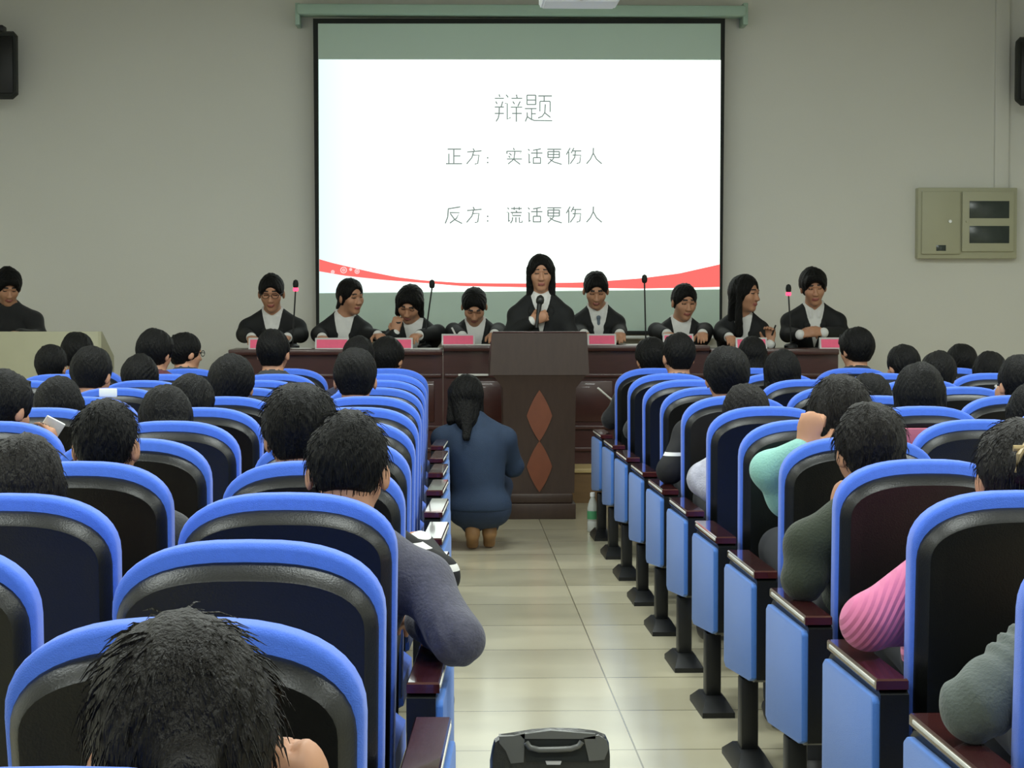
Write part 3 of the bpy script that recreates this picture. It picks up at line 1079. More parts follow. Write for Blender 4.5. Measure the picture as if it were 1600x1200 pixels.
def back_loop(a, H, z0, ins, y, lean, side=1.0):
    """outline of the backrest: straight sides and an arched top"""
    P = []
    aa, HH = a - ins * side, H - ins
    zb = z0 + ins
    zs = H - 0.125
    n = 22
    pts = [(aa * 0.94, zb), (aa * 0.975, zb + (zs - zb) * 0.5)]
    for k in range(n + 1):
        t = PI * k / n
        cx_, sz = math.cos(t), math.sin(t)
        x = aa * math.copysign(abs(cx_) ** (2 / 2.7), cx_)
        z = zs + (HH - zs) * abs(sz) ** (2 / 2.3)
        pts.append((x, z))
    pts += [(-aa * 0.975, zb + (zs - zb) * 0.5), (-aa * 0.94, zb)]
    for x, z in pts:
        P.append((x, y + (CH_H - z) * lean, z))
    return P


LEAN = 0.15
CHAIR = {}


def make_chair(kind, side):
    """kind: 'aisle' with a padded end panel or 'inner'; side: +1 the arm stands at +x, -1 at -x"""
    r = root('auditorium_chair', (0, 0, 0), 'chair', 'chair', 'blue auditorium chairs')
    bm = BM()
    loft(bm, [back_loop(0.23, CH_H, 0.40, i, y, LEAN) for i, y in ((0.012, 0.0), (0.002, 0.006), (0.0, 0.02), (0.0, 0.055), (0.008, 0.078), (0.03, 0.094), (0.07, 0.10))])
    new_obj('back_cushion', bm, M['blue'], r, angle=60)
    bm = BM()
    loft(bm, [back_loop(0.23, CH_H - 0.020, 0.34, i, y, LEAN, 0.74) for i, y in ((0.012, 0.004), (0.0135, -0.004), (0.017, -0.011), (0.036, -0.037), (0.040, -0.040), (0.046, -0.040), (0.075, -0.036))])
    new_obj('back_shell', bm, M['shell'], r, angle=28)
    # tip-up seat
    bm = BM()
    loft(bm, [[(sx * (0.212 - i), 0.0 + q, z) for sx, q in ((-1, i), (1, i), (1, 0.42 - i), (-1, 0.42 - i))] for i, z in ((0.03, -0.06), (0.0, -0.04), (0.0, 0.03), (0.02, 0.05), (0.05, 0.056))])
    bmesh.ops.bevel(bm, geom=[e for e in bm.edges if abs(e.verts[0].co.z - e.verts[1].co.z) > 0.015], offset=0.03, segments=3, affect='EDGES')
    s = new_obj('seat', bm, M['blue'], r, loc=(0, 0.17, 0.40))
    pan = new_obj('seat_pan', bx((-0.19, 0.02, -0.085), (0.19, 0.38, -0.055), 0.012), M['shell'], s)
    cxx = side * 0.29
    y0, y1 = -0.07, 0.46
    if kind == 'aisle':
        prof = [(y0, 0.315), (y0, 0.600), (y0 + 0.02, 0.608), (y1 - 0.03, 0.602), (y1, 0.585), (y1, 0.275), (y1 - 0.04, 0.262), (y0 + 0.05, 0.30)]
        bm = BM(); prism(bm, prof, 0, cxx - 0.034, cxx + 0.026 if side > 0 else cxx + 0.034)
        if side < 0:
            bm.free(); bm = BM(); prism(bm, prof, 0, cxx - 0.026, cxx + 0.034)
        new_obj('end_panel', bm, M['shell'], r, smooth=False)
        pp = [(y0 + 0.004, 0.318), (y0 + 0.004, 0.585), (y0 + 0.02, 0.594), (y1 - 0.03, 0.589), (y1 - 0.004, 0.575), (y1 - 0.004, 0.278), (y1 - 0.04, 0.266), (y0 + 0.05, 0.304)]
        xo = (cxx + 0.024, cxx + 0.042) if side > 0 else (cxx - 0.042, cxx - 0.024)
        bm = BM(); prism(bm, pp, 0, xo[0], xo[1], 0.005)
        new_obj('panel_pad', bm, M['blue_panel'], r)
        xt = (cxx + 0.026, cxx + 0.036) if side > 0 else (cxx - 0.036, cxx - 0.026)
        tr = bx((xt[0], y0 + 0.02, 0.617), (xt[1], y1 - 0.05, 0.6255), 0.002)
        new_obj('edge_trim', tr, M['trim'], r)
        lz = 0.27
    else:
        prof = [(0.0, 0.40), (0.0, 0.60), (y1 - 0.06, 0.60), (y1 - 0.06, 0.36), (0.12, 0.30)]
        bm = BM(); prism(bm, prof, 0, cxx - 0.028, cxx + 0.028)
        new_obj('end_panel', bm, M['shell'], r, smooth=False)
        lz = 0.33
    bm = BM()
    loft(bm, [[(cxx - w, ya, z), (cxx + w, ya, z), (cxx + w, yb, z), (cxx - w, yb, z)] for w, ya, yb, z in ((0.030, y0 + 0.02, y1 - 0.04, 0.604), (0.034, y0 + 0.005, y1 - 0.02, 0.610), (0.034, y0 + 0.005, y1 - 0.02, 0.628), (0.031, y0 + 0.009, y1 - 0.024, 0.632))])
    new_obj('armrest', bm, M['armwood'], r, angle=15)
    new_obj('leg', bx((cxx - 0.026, 0.20, 0.03), (cxx + 0.026, 0.275, lz), 0.006), M['black'], r)
    bm = BM()
    loft(bm, [[(cxx - w, ya, z), (cxx + w, ya, z), (cxx + w, yb, z), (cxx - w, yb, z)] for w, ya, yb, z in ((0.055, 0.08, 0.40, 0.0), (0.055, 0.08, 0.40, 0.018), (0.034, 0.15, 0.32, 0.055))])
    new_obj('foot', bm, M['black'], r, angle=30)
    return r


COLX = {'A': -0.335, 'B': -0.915, 'C': -1.495, 'D': -2.075, 'E': -2.655, 'F': 1.21, 'G': 1.79, 'H': 2.37, 'I': 2.95, 'J': 3.53}


def rowY(n):
    return 2.60 + 0.85 * n


ROWN = ['front row', 'second row from the front', 'third row from the front', 'fourth row from the front', 'fifth row from the front', 'sixth row from the front', 'seventh row from the front',
        'fifth row from the camera', 'fourth row from the camera', 'third row from the camera', 'second row from the camera', 'row nearest the camera', 'row behind the frame edge']
SEATN = {'A': 'aisle seat', 'B': 'second seat from the aisle', 'C': 'third seat from the aisle', 'D': 'fourth seat from the aisle', 'E': 'fifth seat from the aisle'}
SEATN.update({'F': 'aisle seat', 'G': SEATN['B'], 'H': SEATN['C'], 'I': SEATN['D'], 'J': SEATN['E']})
PRESENT = {'A': range(-1, 12), 'B': range(1, 12), 'C': range(5, 12), 'D': range(8, 12), 'E': range(11, 12),
           'F': range(1, 12), 'G': range(4, 12), 'H': range(6, 12), 'I': range(9, 12), 'J': range(11, 12)}
OCC = {('A', -1), ('A', 2), ('A', 3), ('A', 7), ('A', 10), ('A', 11), ('B', 10), ('B', 7), ('B', 6), ('B', 5), ('B', 3), ('B', 2),
       ('C', 9), ('C', 10), ('C', 11), ('D', 10), ('D', 11), ('C', 8), ('C', 6), ('C', 5),
       ('F', 11), ('F', 10), ('F', 7), ('F', 6), ('G', 11), ('G', 9), ('H', 11), ('H', 10), ('F', 4), ('F', 3), ('G', 6), ('G', 7),
       ('H', 9), ('I', 11), ('I', 10), ('H', 7), ('H', 6), ('F', 2), ('F', 1)}
for col, rows in PRESENT.items():
    left = col in 'ABCDE'
    side = 1 if left else -1
    kind = 'aisle' if col in 'AF' else 'inner'
    for n in rows:
        key = (kind, side)
        if key not in CHAIR:
            CHAIR[key] = make_chair(kind, side)
            ch = CHAIR[key]
        else:
            ch = dup_tree(CHAIR[key])
        ch.location = (COLX[col], rowY(n), 0)
        ch.rotation_euler = (0, 0, math.radians(-2.6 if left else 1.0))
        ch['label'] = 'blue chair in %s block, %s, %s' % ('left' if left else 'right', ROWN[11 - n], SEATN[col])
        seat = [c for c in ch.children if c.name.startswith('seat')][0]
        seat.rotation_euler = (0, 0, 0)
        seat.location = (0, 0.17, 0.40)


# ------------------------------------------------------------------ people
def rot(yaw, pitch, roll):
    """head turn: yaw + to the person's left, pitch + nods down, roll + tilts to the person's right"""
    y, p, r = [math.radians(v) for v in (yaw, pitch, roll)]
    return np.array(Matrix.Rotation(y, 3, 'Z') @ Matrix.Rotation(-p, 3, 'X') @ Matrix.Rotation(r, 3, 'Y'))


def A3(p):
    return np.array([p[0], p[1], p[2]], float)


def head_prims(S, C, R, s, neck):
    """skull, jaw, features of one head; C head centre, R its turn, s its size"""
    P = lambda x, y, z: C + R @ (np.array([x, y, z]) * s)
    e = lambda c, r, k=0.02, op='add', RR=R: S.ell(P(*c), np.array(r) * s, RR, k * s, op)
    S.cap(P(0, -0.018, -0.06), neck, 0.052 * s, 0.060 * s, 0.02)
    e((0, -0.012, 0.03), (0.073, 0.091, 0.086))
    e((0, 0.030, -0.045), (0.056, 0.058, 0.068), 0.03)
    e((0, 0.064, -0.096), (0.024, 0.020, 0.018), 0.025)
    for q in (-1, 1):
        e((q * 0.037, 0.055, -0.020), (0.026, 0.026, 0.026), 0.03)
        e((q * 0.030, 0.093, 0.012), (0.016, 0.012, 0.011), 0.012, 'sub')
        e((q * 0.030, 0.076, 0.011), (0.014, 0.012, 0.012), 0.004)
        e((q * 0.079, -0.006, -0.012), (0.010, 0.021, 0.031), 0.008, 'add', R @ np.array(Matrix.Rotation(q * -0.35, 3, 'Z')))
        e((q * 0.013, 0.098, -0.031), (0.009, 0.010, 0.008), 0.006)
    S.cap(P(0, 0.080, 0.018), P(0, 0.104, -0.028), 0.009 * s, 0.011 * s, 0.014 * s)
    e((0, 0.083, 0.030), (0.045, 0.012, 0.010), 0.012)
    e((0, 0.088, -0.060), (0.021, 0.010, 0.006), 0.005)
    e((0, 0.086, -0.069), (0.017, 0.010, 0.006), 0.004)
    return P


def hand(S, wr, d, nrm, s=1.0, curl=0.9, hold=False, thumb=1):
    """palm, four jointed fingers and a thumb; d points to the fingers, nrm out of the back of the hand"""
    d = A3(d) / np.linalg.norm(d)
    n = A3(nrm); n = n - d * (n @ d); n /= np.linalg.norm(n)
    w = np.cross(d, n) * thumb                     # towards the thumb
    S.cap(wr, wr + d * 0.075 * s, 0.030 * s, 0.036 * s, 0.015, flat=(n, 0.5))
    for i, (off, ln) in enumerate(((0.028, 0.074), (0.009, 0.082), (-0.010, 0.076), (-0.028, 0.060))):
        p0 = wr + d * 0.078 * s + w * off * s
        a1, a2 = curl * 0.75, curl * 1.7
        d1 = d * math.cos(a1) - n * math.sin(a1)
        d2 = d * math.cos(a2) - n * math.sin(a2)
        d3 = d * math.cos(a2 + curl * 0.7) - n * math.sin(a2 + curl * 0.7)
        p1 = p0 + d1 * ln * 0.46 * s
        p2 = p1 + d2 * ln * 0.32 * s
        p3 = p2 + d3 * ln * 0.22 * s
        S.cap(p0 - d * 0.02 * s, p1, 0.0095 * s, 0.0088 * s, 0.004)
        S.cap(p1, p2, 0.0088 * s, 0.0082 * s, 0.003)
        S.cap(p2, p3, 0.0082 * s, 0.0072 * s, 0.003)
    t0 = wr + d * 0.022 * s + w * 0.026 * s
    t1 = t0 + (d * 0.55 + w * 0.62 - n * (0.35 + 0.3 * curl)) * 0.042 * s
    t2 = t1 + (d * 0.8 + w * 0.10 - n * (0.35 + 0.5 * curl)) * 0.032 * s
    S.cap(t0, t1, 0.0125 * s, 0.0105 * s, 0.006)
    S.cap(t1, t2, 0.0105 * s, 0.0085 * s, 0.004)


def torso(S, B, e, k=0.05):
    hip, nb, sh = B['hip'], B['nb'], B['sh']
    ax = nb - hip
    L = np.linalg.norm(ax)
    u = ax / L
    f = B['f'] - u * (B['f'] @ u); f /= np.linalg.norm(f)
    r = np.cross(f, u)
    R = np.stack([r, f, u], 1)
    w = B['w']
    S.ell(hip + u * 0.0, (0.158 * w + e, 0.112 * w + e, 0.12 + e), R, k)
    S.ell(hip + u * L * 0.36, (0.132 * w + e, 0.096 * w + e, 0.15 + e), R, k)
    S.ell(hip + u * L * 0.68, (0.152 * w + e, 0.106 * w + e, 0.165 + e), R, k)
    for q in (-1, 1):
        S.cap(nb + u * 0.015, sh[q] + np.array([0, 0, 0.0]), 0.046 + e * 0.8, 0.052 + e, 0.045)
    return u, f, r, R


def arms(S, B, e, cut=1.0, k=0.03, fold=0.0):
    for q in (-1, 1):
        a, b, c = B['sh'][q], B['el'][q], B['wr'][q]
        w = B['w']
        dsp = None
        if fold:
            dv = (c - b) / np.linalg.norm(c - b)
            dsp = lambda X, Y, Z, b=b, dv=dv: fold * np.sin(55 * (X * dv[0] + Y * dv[1] + Z * dv[2]) + 7 * np.sin(20 * X + 14 * Z))
        S.cap(a, b, 0.048 * w + e, 0.040 * w + e, k)
        S.cap(b, b + (c - b) * cut, 0.040 * w + e, 0.027 * w + e * 1.1, k, disp=dsp)


def legs(S, B, e, k=0.03, shin=0.96):
    for q in (-1, 1):
        h = B['hip'] + np.array([q * 0.085, 0, -0.02])
        S.cap(h, B['kn'][q], 0.078 + e, 0.054 + e, k)
        S.cap(B['kn'][q], B['kn'][q] + (B['an'][q] - B['kn'][q]) * shin, 0.054 + e, 0.038 + e * 1.2, k)


def hair_obj(style, C, R, s, parent, m, seed=0):
    """hair in the head's own frame; returns the object"""
    rnd = random.Random(seed)
    vox = 0.0055 if s < 3 else 0.004
    S = Solid((-0.19, -0.25, -0.40), (0.19, 0.20, 0.22), vox) if style in ('long', 'ponytail', 'longback', 'tied', 'shoulder') else Solid((-0.16, -0.19, -0.20), (0.16, 0.17, 0.20), vox)
    p1, p2, p3 = [rnd.uniform(0, 6) for _ in range(3)]
    amp = 0.0032

    def dsp(X, Y, Z):
        th = np.arctan2(X, -(Y - 0.02))
        return (amp * np.sin(9 * th + 18 * Z + p1) * np.sin(5 * th - 11 * Z + p2)
                + 0.0016 * np.sin(31 * th + 9 * np.sin(24 * Z + p3)) + 0.0022 * np.sin(38 * X + p2) * np.sin(33 * Y + p1))
    vol = {'buzz': 0.006, 'short': 0.015, 'crop': 0.011, 'mop': 0.022, 'bob': 0.018, 'long': 0.016, 'longback': 0.016, 'shoulder': 0.018, 'ponytail': 0.012, 'bun': 0.012, 'tied': 0.012}[style]
    S.ell((0, -0.012, 0.032), (0.074 + vol, 0.091 + vol, 0.086 + vol), k=0.0, disp=dsp)
    if style in ('short', 'crop', 'buzz', 'mop'):
        S.cap((0, -0.045, 0.0), (0, -0.042, -0.050), 0.064 + vol * 0.6, 0.052 + vol * 0.3, 0.02, flat=((0, 1, 0), 0.8), disp=dsp)
        if style == 'mop':
            S.ell((0, 0.052, 0.060), (0.070, 0.050, 0.042), k=0.02, disp=dsp)
            for k in range(7):
                a = -0.9 + 1.8 * k / 6
                S.cap((0.055 * math.sin(a), 0.055 + 0.035 * math.cos(a), 0.085), (0.078 * math.sin(a), 0.055 + 0.048 * math.cos(a), 0.040 + 0.008 * rnd.random()), 0.016, 0.005, 0.008)
        if style == 'short':
            for k in range(10):
                a = rnd.uniform(-PI, PI); rr = rnd.uniform(0.0, 0.06)
                c = (rr * math.sin(a), -0.01 + rr * math.cos(a), 0.118 - rr * 0.35)
                S.cap((c[0], c[1], c[2] - 0.02), (c[0] * 1.2 + rnd.uniform(-.012, .012), c[1] * 1.2 + rnd.uniform(-.012, .012), c[2] + 0.012), 0.013, 0.003, 0.012)
    else:
        S.cap((0, -0.045, 0.0), (0, -0.040, -0.055), 0.070 + vol * 0.6, 0.058 + vol * 0.4, 0.02, flat=((0, 1, 0), 0.85), disp=dsp)
    # hairline: the face, ears and nape are cut free
    S.ell((0, 0.130, -0.055), (0.078, 0.105, 0.130 if style != 'mop' else 0.120), k=0.018, op='sub')
    if style in ('long', 'tied', 'ponytail', 'bun'):
        S.ell((0, 0.135, 0.005), (0.056, 0.080, 0.092), k=0.02, op='sub')
    if style in ('short', 'crop', 'buzz', 'mop'):
        for q in (-1, 1):
            S.ell((q * 0.095, 0.018, -0.058), (0.034, 0.050, 0.062), k=0.012, op='sub')
        zc = {'short': -0.070, 'crop': -0.060, 'buzz': -0.060, 'mop': -0.068}[style]
        S.fn((-0.16, -0.19, -0.2), (0.16, 0.17, 0.0), lambda X, Y, Z: (Z - zc + 0.25 * (Y + 0.09) * 0) + 0 * X, 0.02, 'sub')
    else:
        if style in ('bob', 'long', 'longback', 'shoulder'):
            low = {'bob': -0.105, 'long': -0.27, 'longback': -0.24, 'shoulder': -0.13}[style]
            S.cap((0, -0.055, 0.0), (0, -0.072, low), 0.080, 0.066, 0.02, flat=((0, 1, 0), 0.55), disp=dsp)
            for q in (-1, 1):
                S.cap((q * 0.074, 0.000, 0.03), (q * (0.078 if style == 'bob' else 0.072), 0.012 if style == 'long' else -0.02, low), 0.024, 0.022 if style == 'bob' else 0.030, 0.02, disp=dsp)
            S.ell((0, 0.135, -0.075), (0.064, 0.100, 0.120), k=0.012, op='sub')
        if style == 'shoulder':
            S.cap((0, -0.085, -0.06), (0.0, -0.118, -0.24), 0.040, 0.022, 0.02, flat=((0, 1, 0), 0.6), disp=dsp)
        if style in ('ponytail', 'tied'):
            S.cap((0, -0.092, 0.0), (0, -0.118, -0.02), 0.026, 0.022, 0.012)
            S.cap((0, -0.118, -0.02), (0.0, -0.124, -0.10), 0.024, 0.027, 0.012, disp=dsp)
            S.cap((0, -0.124, -0.10), (0.006, -0.105, -0.21 if style == 'ponytail' else -0.17), 0.027, 0.010, 0.01, disp=dsp)
        if style == 'bun':
            S.ell((0, -0.120, 0.015), (0.045, 0.036, 0.045), k=0.012, disp=dsp)
        if style in ('ponytail', 'tied', 'bun'):
            for q in (-1, 1):
                S.ell((q * 0.098, 0.020, -0.055), (0.034, 0.048, 0.060), k=0.012, op='sub')
            S.fn((-0.16, -0.09, -0.2), (0.16, 0.17, 0.0), lambda X, Y, Z: np.maximum(Z + 0.062, -(Y + 0.088)) + 0 * X, 0.015, 'sub')
    pos, q = S.mesh()
    pos = relax(pos, q, 1, 0.4)
    pos = C + (pos * s) @ R.T - A3(parent.location)
    return solid_obj('hair', pos, q, m, parent)


PEOPLE = []


def person(label, base, head, hp=(0, 8, 0), hair='short', hs=1.0, face=1, top='c_black', low='trousers', hip=None, nb=None,
           shw=0.165, w=1.0, el=None, wr=None, kn=None, an=None, vox=0.010, hands=None, suit=False, tie=False, haircol='hair',
           shoes='shoe', group=None, fold=0.0, glasses=False, sleeve=0.95, collar=True, seed=1, sleeve_m=None, shy=0.0, elx=None, sh=None, hem=None, tiptoe=False, loose=0):
    """one figure. base: where it sits or stands; face +1 looks to the stage, -1 looks to the hall.
    el / wr: points by side (-1 low x, +1 high x); everything else follows from head and hip."""
    base, head = A3(base), A3(head)
    f = np.array([0.0, face, 0.0])
    R = rot(hp[0], hp[1], hp[2])
    if face < 0:
        R = np.array(Matrix.Rotation(PI, 3, 'Z')) @ R
    B = {'f': f, 'w': w}
    B['hip'] = A3(hip) if hip is not None else base + np.array([0, 0, 0.53])
    B['nb'] = A3(nb) if nb is not None else head + np.array([0, 0, -0.150 * hs]) - f * (0.030 * hs + 0.05 * math.sin(math.radians(max(hp[1], 0))))
    sh0 = B['nb'] + np.array([0, 0, -0.105 if suit else -0.085])
    B['sh'] = {q: sh0 + np.array([q * shw * w, 0, 0]) + f * (0.01 + shy) for q in (-1, 1)}
    for q in (sh or {}):
        B['sh'][q] = A3(sh[q])
    B['el'], B['wr'] = {}, {}
    for q in (-1, 1):
        B['el'][q] = A3(el[q]) if el and q in el else B['sh'][q] + np.array([q * 0.015, 0, -0.25]) + f * 0.07
        if elx and not (el and q in el):
            B['el'][q][0] = elx[q]
        B['wr'][q] = A3(wr[q]) if wr and q in wr else B['el'][q] + np.array([-q * 0.09, 0, 0.0]) + f * 0.20 + np.array([0, 0, -0.02])
    B['kn'] = {q: A3(kn[q]) if kn else B['hip'] + np.array([q * 0.11, 0, 0.0]) + f * 0.36 for q in (-1, 1)}
    B['an'] = {q: A3(an[q]) if an else np.array([B['kn'][q][0], B['kn'][q][1], base[2] + 0.085]) + f * 0.02 for q in (-1, 1)}
    if elx:
        for q in (-1, 1):
            if not (el and q in el):
                B['el'][q][2] = max(B['el'][q][2], base[2] + 0.685)
            if not (wr and q in wr):
                B['wr'][q] = np.array([B['el'][q][0] - q * 0.08, B['el'][q][1] + 0.19, base[2] + 0.70])
    for q in (-1, 1):
        B['an'][q][2] = max(B['an'][q][2], base[2] + 0.085)
    pts = [head, B['hip'], B['nb']] + [B[k][q] for k in ('sh', 'el', 'wr', 'kn', 'an') for q in (-1, 1)]
    lo = np.min(pts, 0) - np.array([0.24, 0.26, 0.16]); hi = np.max(pts, 0) + np.array([0.24, 0.26, 0.18])
    lo[2] = max(lo[2], base[2] + 0.001)
    # --- the body, one skin
    S = Solid(lo, hi, vox)
    torso(S, B, 0.0); arms(S, B, 0.0); legs(S, B, 0.0)
    P = head_prims(S, head, R, hs, B['nb'])
    for q in (-1, 1):
        if not tiptoe:
          S.cap(B['an'][q] + np.array([0, 0, -0.03]), B['an'][q] + np.array([0, 0, -0.045]) + f * 0.12, 0.034, 0.026, 0.02, flat=((0, 0, 1), 0.8))
        hd = (hands or {}).get(q)
        fa = B['wr'][q] - B['el'][q]
        if hd is None:
            hd = dict(d=fa * 0.7 + f * 0.1, n=np.array([0, 0, 1.0]), curl=0.55)
        side = -q * face                       # thumb towards the body's middle with the palm down
        hand(S, B['wr'][q], hd['d'], hd['n'], s=hd.get('s', w), curl=hd.get('curl', 0.6), thumb=hd.get('t', 1 if q * face < 0 else -1))
    pos, quads = S.mesh()
    pos = relax(pos, quads, 1, 0.35)
    # eyes, brows and lips take their colour on the face
    fc = pos[quads].mean(1)
    loc = ((fc - head) @ R) / hs
    ax_, ay, az = np.abs(loc[:, 0]), loc[:, 1], loc[:, 2]
    fm = np.zeros(len(fc), int)
    front = ay > 0.055
    fm[front & (ax_ < 0.024) & (np.abs(az + 0.064) < 0.0095) & (ay > 0.075)] = 1
    fm[front & (ax_ > 0.012) & (ax_ < 0.050) & (np.abs(az - 0.034 + 0.06 * (ax_ - 0.03)) < 0.0042)] = 2
    fm[front & (ax_ > 0.016) & (ax_ < 0.045) & (np.abs(az - 0.008) < 0.0034)] = 2
    body = solid_obj('person', pos - base, quads, [M['skin'], M['lip'], M['brow']], None, fm)
    body.location = base
    tag(body, label, 'person', group or ('seated audience' if face > 0 else 'people at the stage tables'))
    # --- clothes
    def cloth_part(name, fill, m, vx=vox, it=1):
        T = Solid(lo, hi, vx)
        fill(T)
        p, qd = T.mesh()
        if len(p) == 0:
            return None
        p = relax(p, qd, it, 0.4)
        return solid_obj(name, p - base, qd, m, body)

    def top_fill(T, e=0.013, cut=sleeve):
        torso(T, B, e); arms(T, B, e, cut, fold=fold)
        up = (head - B['nb']) / np.linalg.norm(head - B['nb'])
        if collar:
            T.cap(B['nb'] - up * 0.02, B['nb'] + up * 0.028, 0.064 * hs + e * 0.5, 0.058 * hs + e * 0.3, 0.03)
        T.cap(B['nb'] + up * 0.020, B['nb'] + up * 0.15, 0.055 * hs, 0.07 * hs, 0.006, op='sub')
        if hem is not None:
            T.fn(lo, (hi[0], hi[1], hem + 0.1), lambda X, Y, Z: Z - hem + 0 * X + 0 * Y, 0.01, 'sub')

    if suit:
        u = B['nb'] - B['hip']; Lt = np.linalg.norm(u); u = u / Lt
        ff = f - u * (f @ u); ff /= np.linalg.norm(ff)
        rr = np.cross(ff, u)
        apex = B['nb'] - u * 0.285
        def shirt_fill(T):
            torso(T, B, 0.008, 0.04); arms(T, B, 0.008, 1.0)
            c = B['nb']
            for q in (-1, 1):
                pts_ = [c + u * 0.045 - ff * 0.055, c + u * 0.038 + rr * q * 0.058 * hs - ff * 0.01, c - u * 0.005 + rr * q * 0.034 * hs + ff * 0.062, c - u * 0.045 + rr * q * 0.030 + ff * 0.078]
                for a_, b_ in zip(pts_, pts_[1:]):
                    T.cap(a_, b_, 0.017, 0.014, 0.01)
            up = (head - B['nb']) / np.linalg.norm(head - B['nb'])
            T.cap(c + u * 0.03, c + up * 0.15, 0.050 * hs, 0.056 * hs, 0.004, op='sub')
        cloth_part('shirt', shirt_fill, M['shirt'])
        def jacket_fill(T):
            torso(T, B, 0.017, 0.05); arms(T, B, 0.013, 0.93)
            for q in (-1, 1):                      # padded shoulders
                T.ell(B['sh'][q] + np.array([q * 0.004, 0, 0.010]), (0.060, 0.060, 0.044), None, 0.03)
            def lap(X, Y, Z):
                dx = (X - apex[0]) * rr[0] + (Y - apex[1]) * rr[1] + (Z - apex[2]) * rr[2]
                dz = (X - apex[0]) * u[0] + (Y - apex[1]) * u[1] + (Z - apex[2]) * u[2]
                dy = (X - apex[0]) * ff[0] + (Y - apex[1]) * ff[1] + (Z - apex[2]) * ff[2]
                return np.maximum(np.abs(dx) - dz * 0.235, -dy + 0.012)
            T.fn(apex - 0.2, B['nb'] + 0.25, lap, 0.004, 'sub')
            up = (head - B['nb']) / np.linalg.norm(head - B['nb'])
            T.cap(B['nb'] - u * 0.01, B['nb'] + up * 0.16, 0.064 * hs, 0.085 * hs, 0.008, op='sub')
        cloth_part('jacket', jacket_fill, M['suit'])
        # lapels folded back along the opening
        for q in (-1, 1):
            def lapel_fill(T, q=q):
                a0 = apex + ff * 0.118 + rr * q * 0.012
                a1 = B['nb'] - u * 0.105 + rr * q * 0.062 + ff * 0.108
                a2 = B['nb'] - u * 0.01 + rr * q * 0.078 + ff * 0.045
                T.cap(a0, a1, 0.010, 0.026, 0.01, flat=(ff, 0.35))
                T.cap(a1, a2, 0.024, 0.016, 0.01, flat=(ff, 0.45))
            cloth_part('lapel', lapel_fill, M['suit'], vox * 0.8)
        if tie:
            def tie_fill(T):
                k0 = B['nb'] - u * 0.038 + ff * 0.092
                T.cap(k0, k0 - u * 0.022, 0.017, 0.012, 0.004, flat=(ff, 0.7))
                T.cap(k0 - u * 0.02 + ff * 0.006, k0 - u * 0.26 + ff * 0.034, 0.012, 0.024, 0.004, flat=(ff, 0.4))
            cloth_part('tie', tie_fill, M['tie'], vox * 0.8)
    else:
        name = {'denim': 'denim_jacket'}.get(top, 'sweater')
        cloth_part(name, top_fill, M[top])
    def low_fill(T):
        torso_hip = B['hip']
        T.ell(torso_hip, (0.158 * w + 0.006, 0.112 * w + 0.006, 0.125), None, 0.04)
        legs(T, B, 0.011)
    cloth_part('trousers', low_fill, M[low])
    for q in (-1, 1):
        def shoe_fill(T, q=q):
            a_ = B['an'][q]
            if tiptoe:
                T.cap(a_ + np.array([0, 0, 0.02]) - f * 0.015, a_ + np.array([0, 0, -0.03]) - f * 0.02, 0.044, 0.040, 0.01)
                T.cap(a_ + np.array([0, 0, -0.03]) - f * 0.02, np.array([a_[0], a_[1], base[2] + 0.030]) + f * 0.06, 0.040, 0.032, 0.01)
                T.cap(np.array([a_[0], a_[1], base[2] + 0.030]) + f * 0.05, np.array([a_[0], a_[1], base[2] + 0.028]) + f * 0.12, 0.033, 0.028, 0.01)
                return
            T.cap(a_ + np.array([0, 0, -0.035]) - f * 0.02, a_ + np.array([0, 0, -0.045]) + f * 0.14, 0.047, 0.037, 0.01, flat=((0, 0, 1), 0.85))
            T.cap(a_ + np.array([0, 0, 0.03]), a_ + np.array([0, 0, -0.03]), 0.046, 0.048, 0.02)
        cloth_part('shoe', shoe_fill, M[shoes])
    if hair:
        hair_obj(hair, head, R, hs, body, M[haircol], seed)
    if loose:
        bm = BM()
        rnd = random.Random(seed + 5)
        hv = [v.co.copy() for v in [c for c in body.children if c.name.startswith('hair')][0].data.vertices]
        Hc = Vector(head - base)
        cr = Vector(R @ np.array([0.0, -0.05, 0.11]) * hs) + Hc
        for k in range(loose):
            p0 = hv[rnd.randrange(len(hv))]
            nr = (p0 - Hc).normalized()
            if nr.y > 0.75:
                continue
            tg = (p0 - cr); tg = (tg - nr * tg.dot(nr))
            tg = tg.normalized() if tg.length > 1e-4 else Vector((1, 0, 0))
            tg = (tg + Vector((rnd.uniform(-.16, .16), rnd.uniform(-.16, .16), rnd.uniform(-.16, .16)))).normalized()
            L_ = rnd.uniform(0.02, 0.045)
            lift = rnd.uniform(0.0, 0.0016) if rnd.random() < 0.96 else rnd.uniform(0.002, 0.007)
            tube(bm, [p0 - nr * 0.002, p0 + tg * L_ * 0.5 + nr * (lift + 0.0 - L_ * L_ * 1.2), p0 + tg * L_ + nr * (lift - L_ * L_ * 5.0)], [0.0010, 0.0010, 0.0003], 3, False)
        so = new_obj('loose_strands', bm, M[haircol], body)
        so['kind'] = 'stuff'
    if glasses:
        bm = BM()
        for q in (-1, 1):
            ring = [Vector(P(q * 0.032 + 0.023 * math.cos(t), 0.102, 0.008 + 0.018 * math.sin(t)) - base) for t in [2 * PI * k / 18 for k in range(19)]]
            tube(bm, ring, 0.0022, 6)
            tube(bm, [Vector(P(q * 0.055, 0.100, 0.012) - base), Vector(P(q * 0.082, 0.05, 0.014) - base), Vector(P(q * 0.083, -0.01, 0.008) - base)], 0.0022, 6)
        tube(bm, [Vector(P(-0.010, 0.103, 0.010) - base), Vector(P(0.010, 0.103, 0.010) - base)], 0.002, 6)
        new_obj('glasses', bm, M['black'], body)
    B['P'] = P; B['base'] = base; B['body'] = body; B['head'] = head
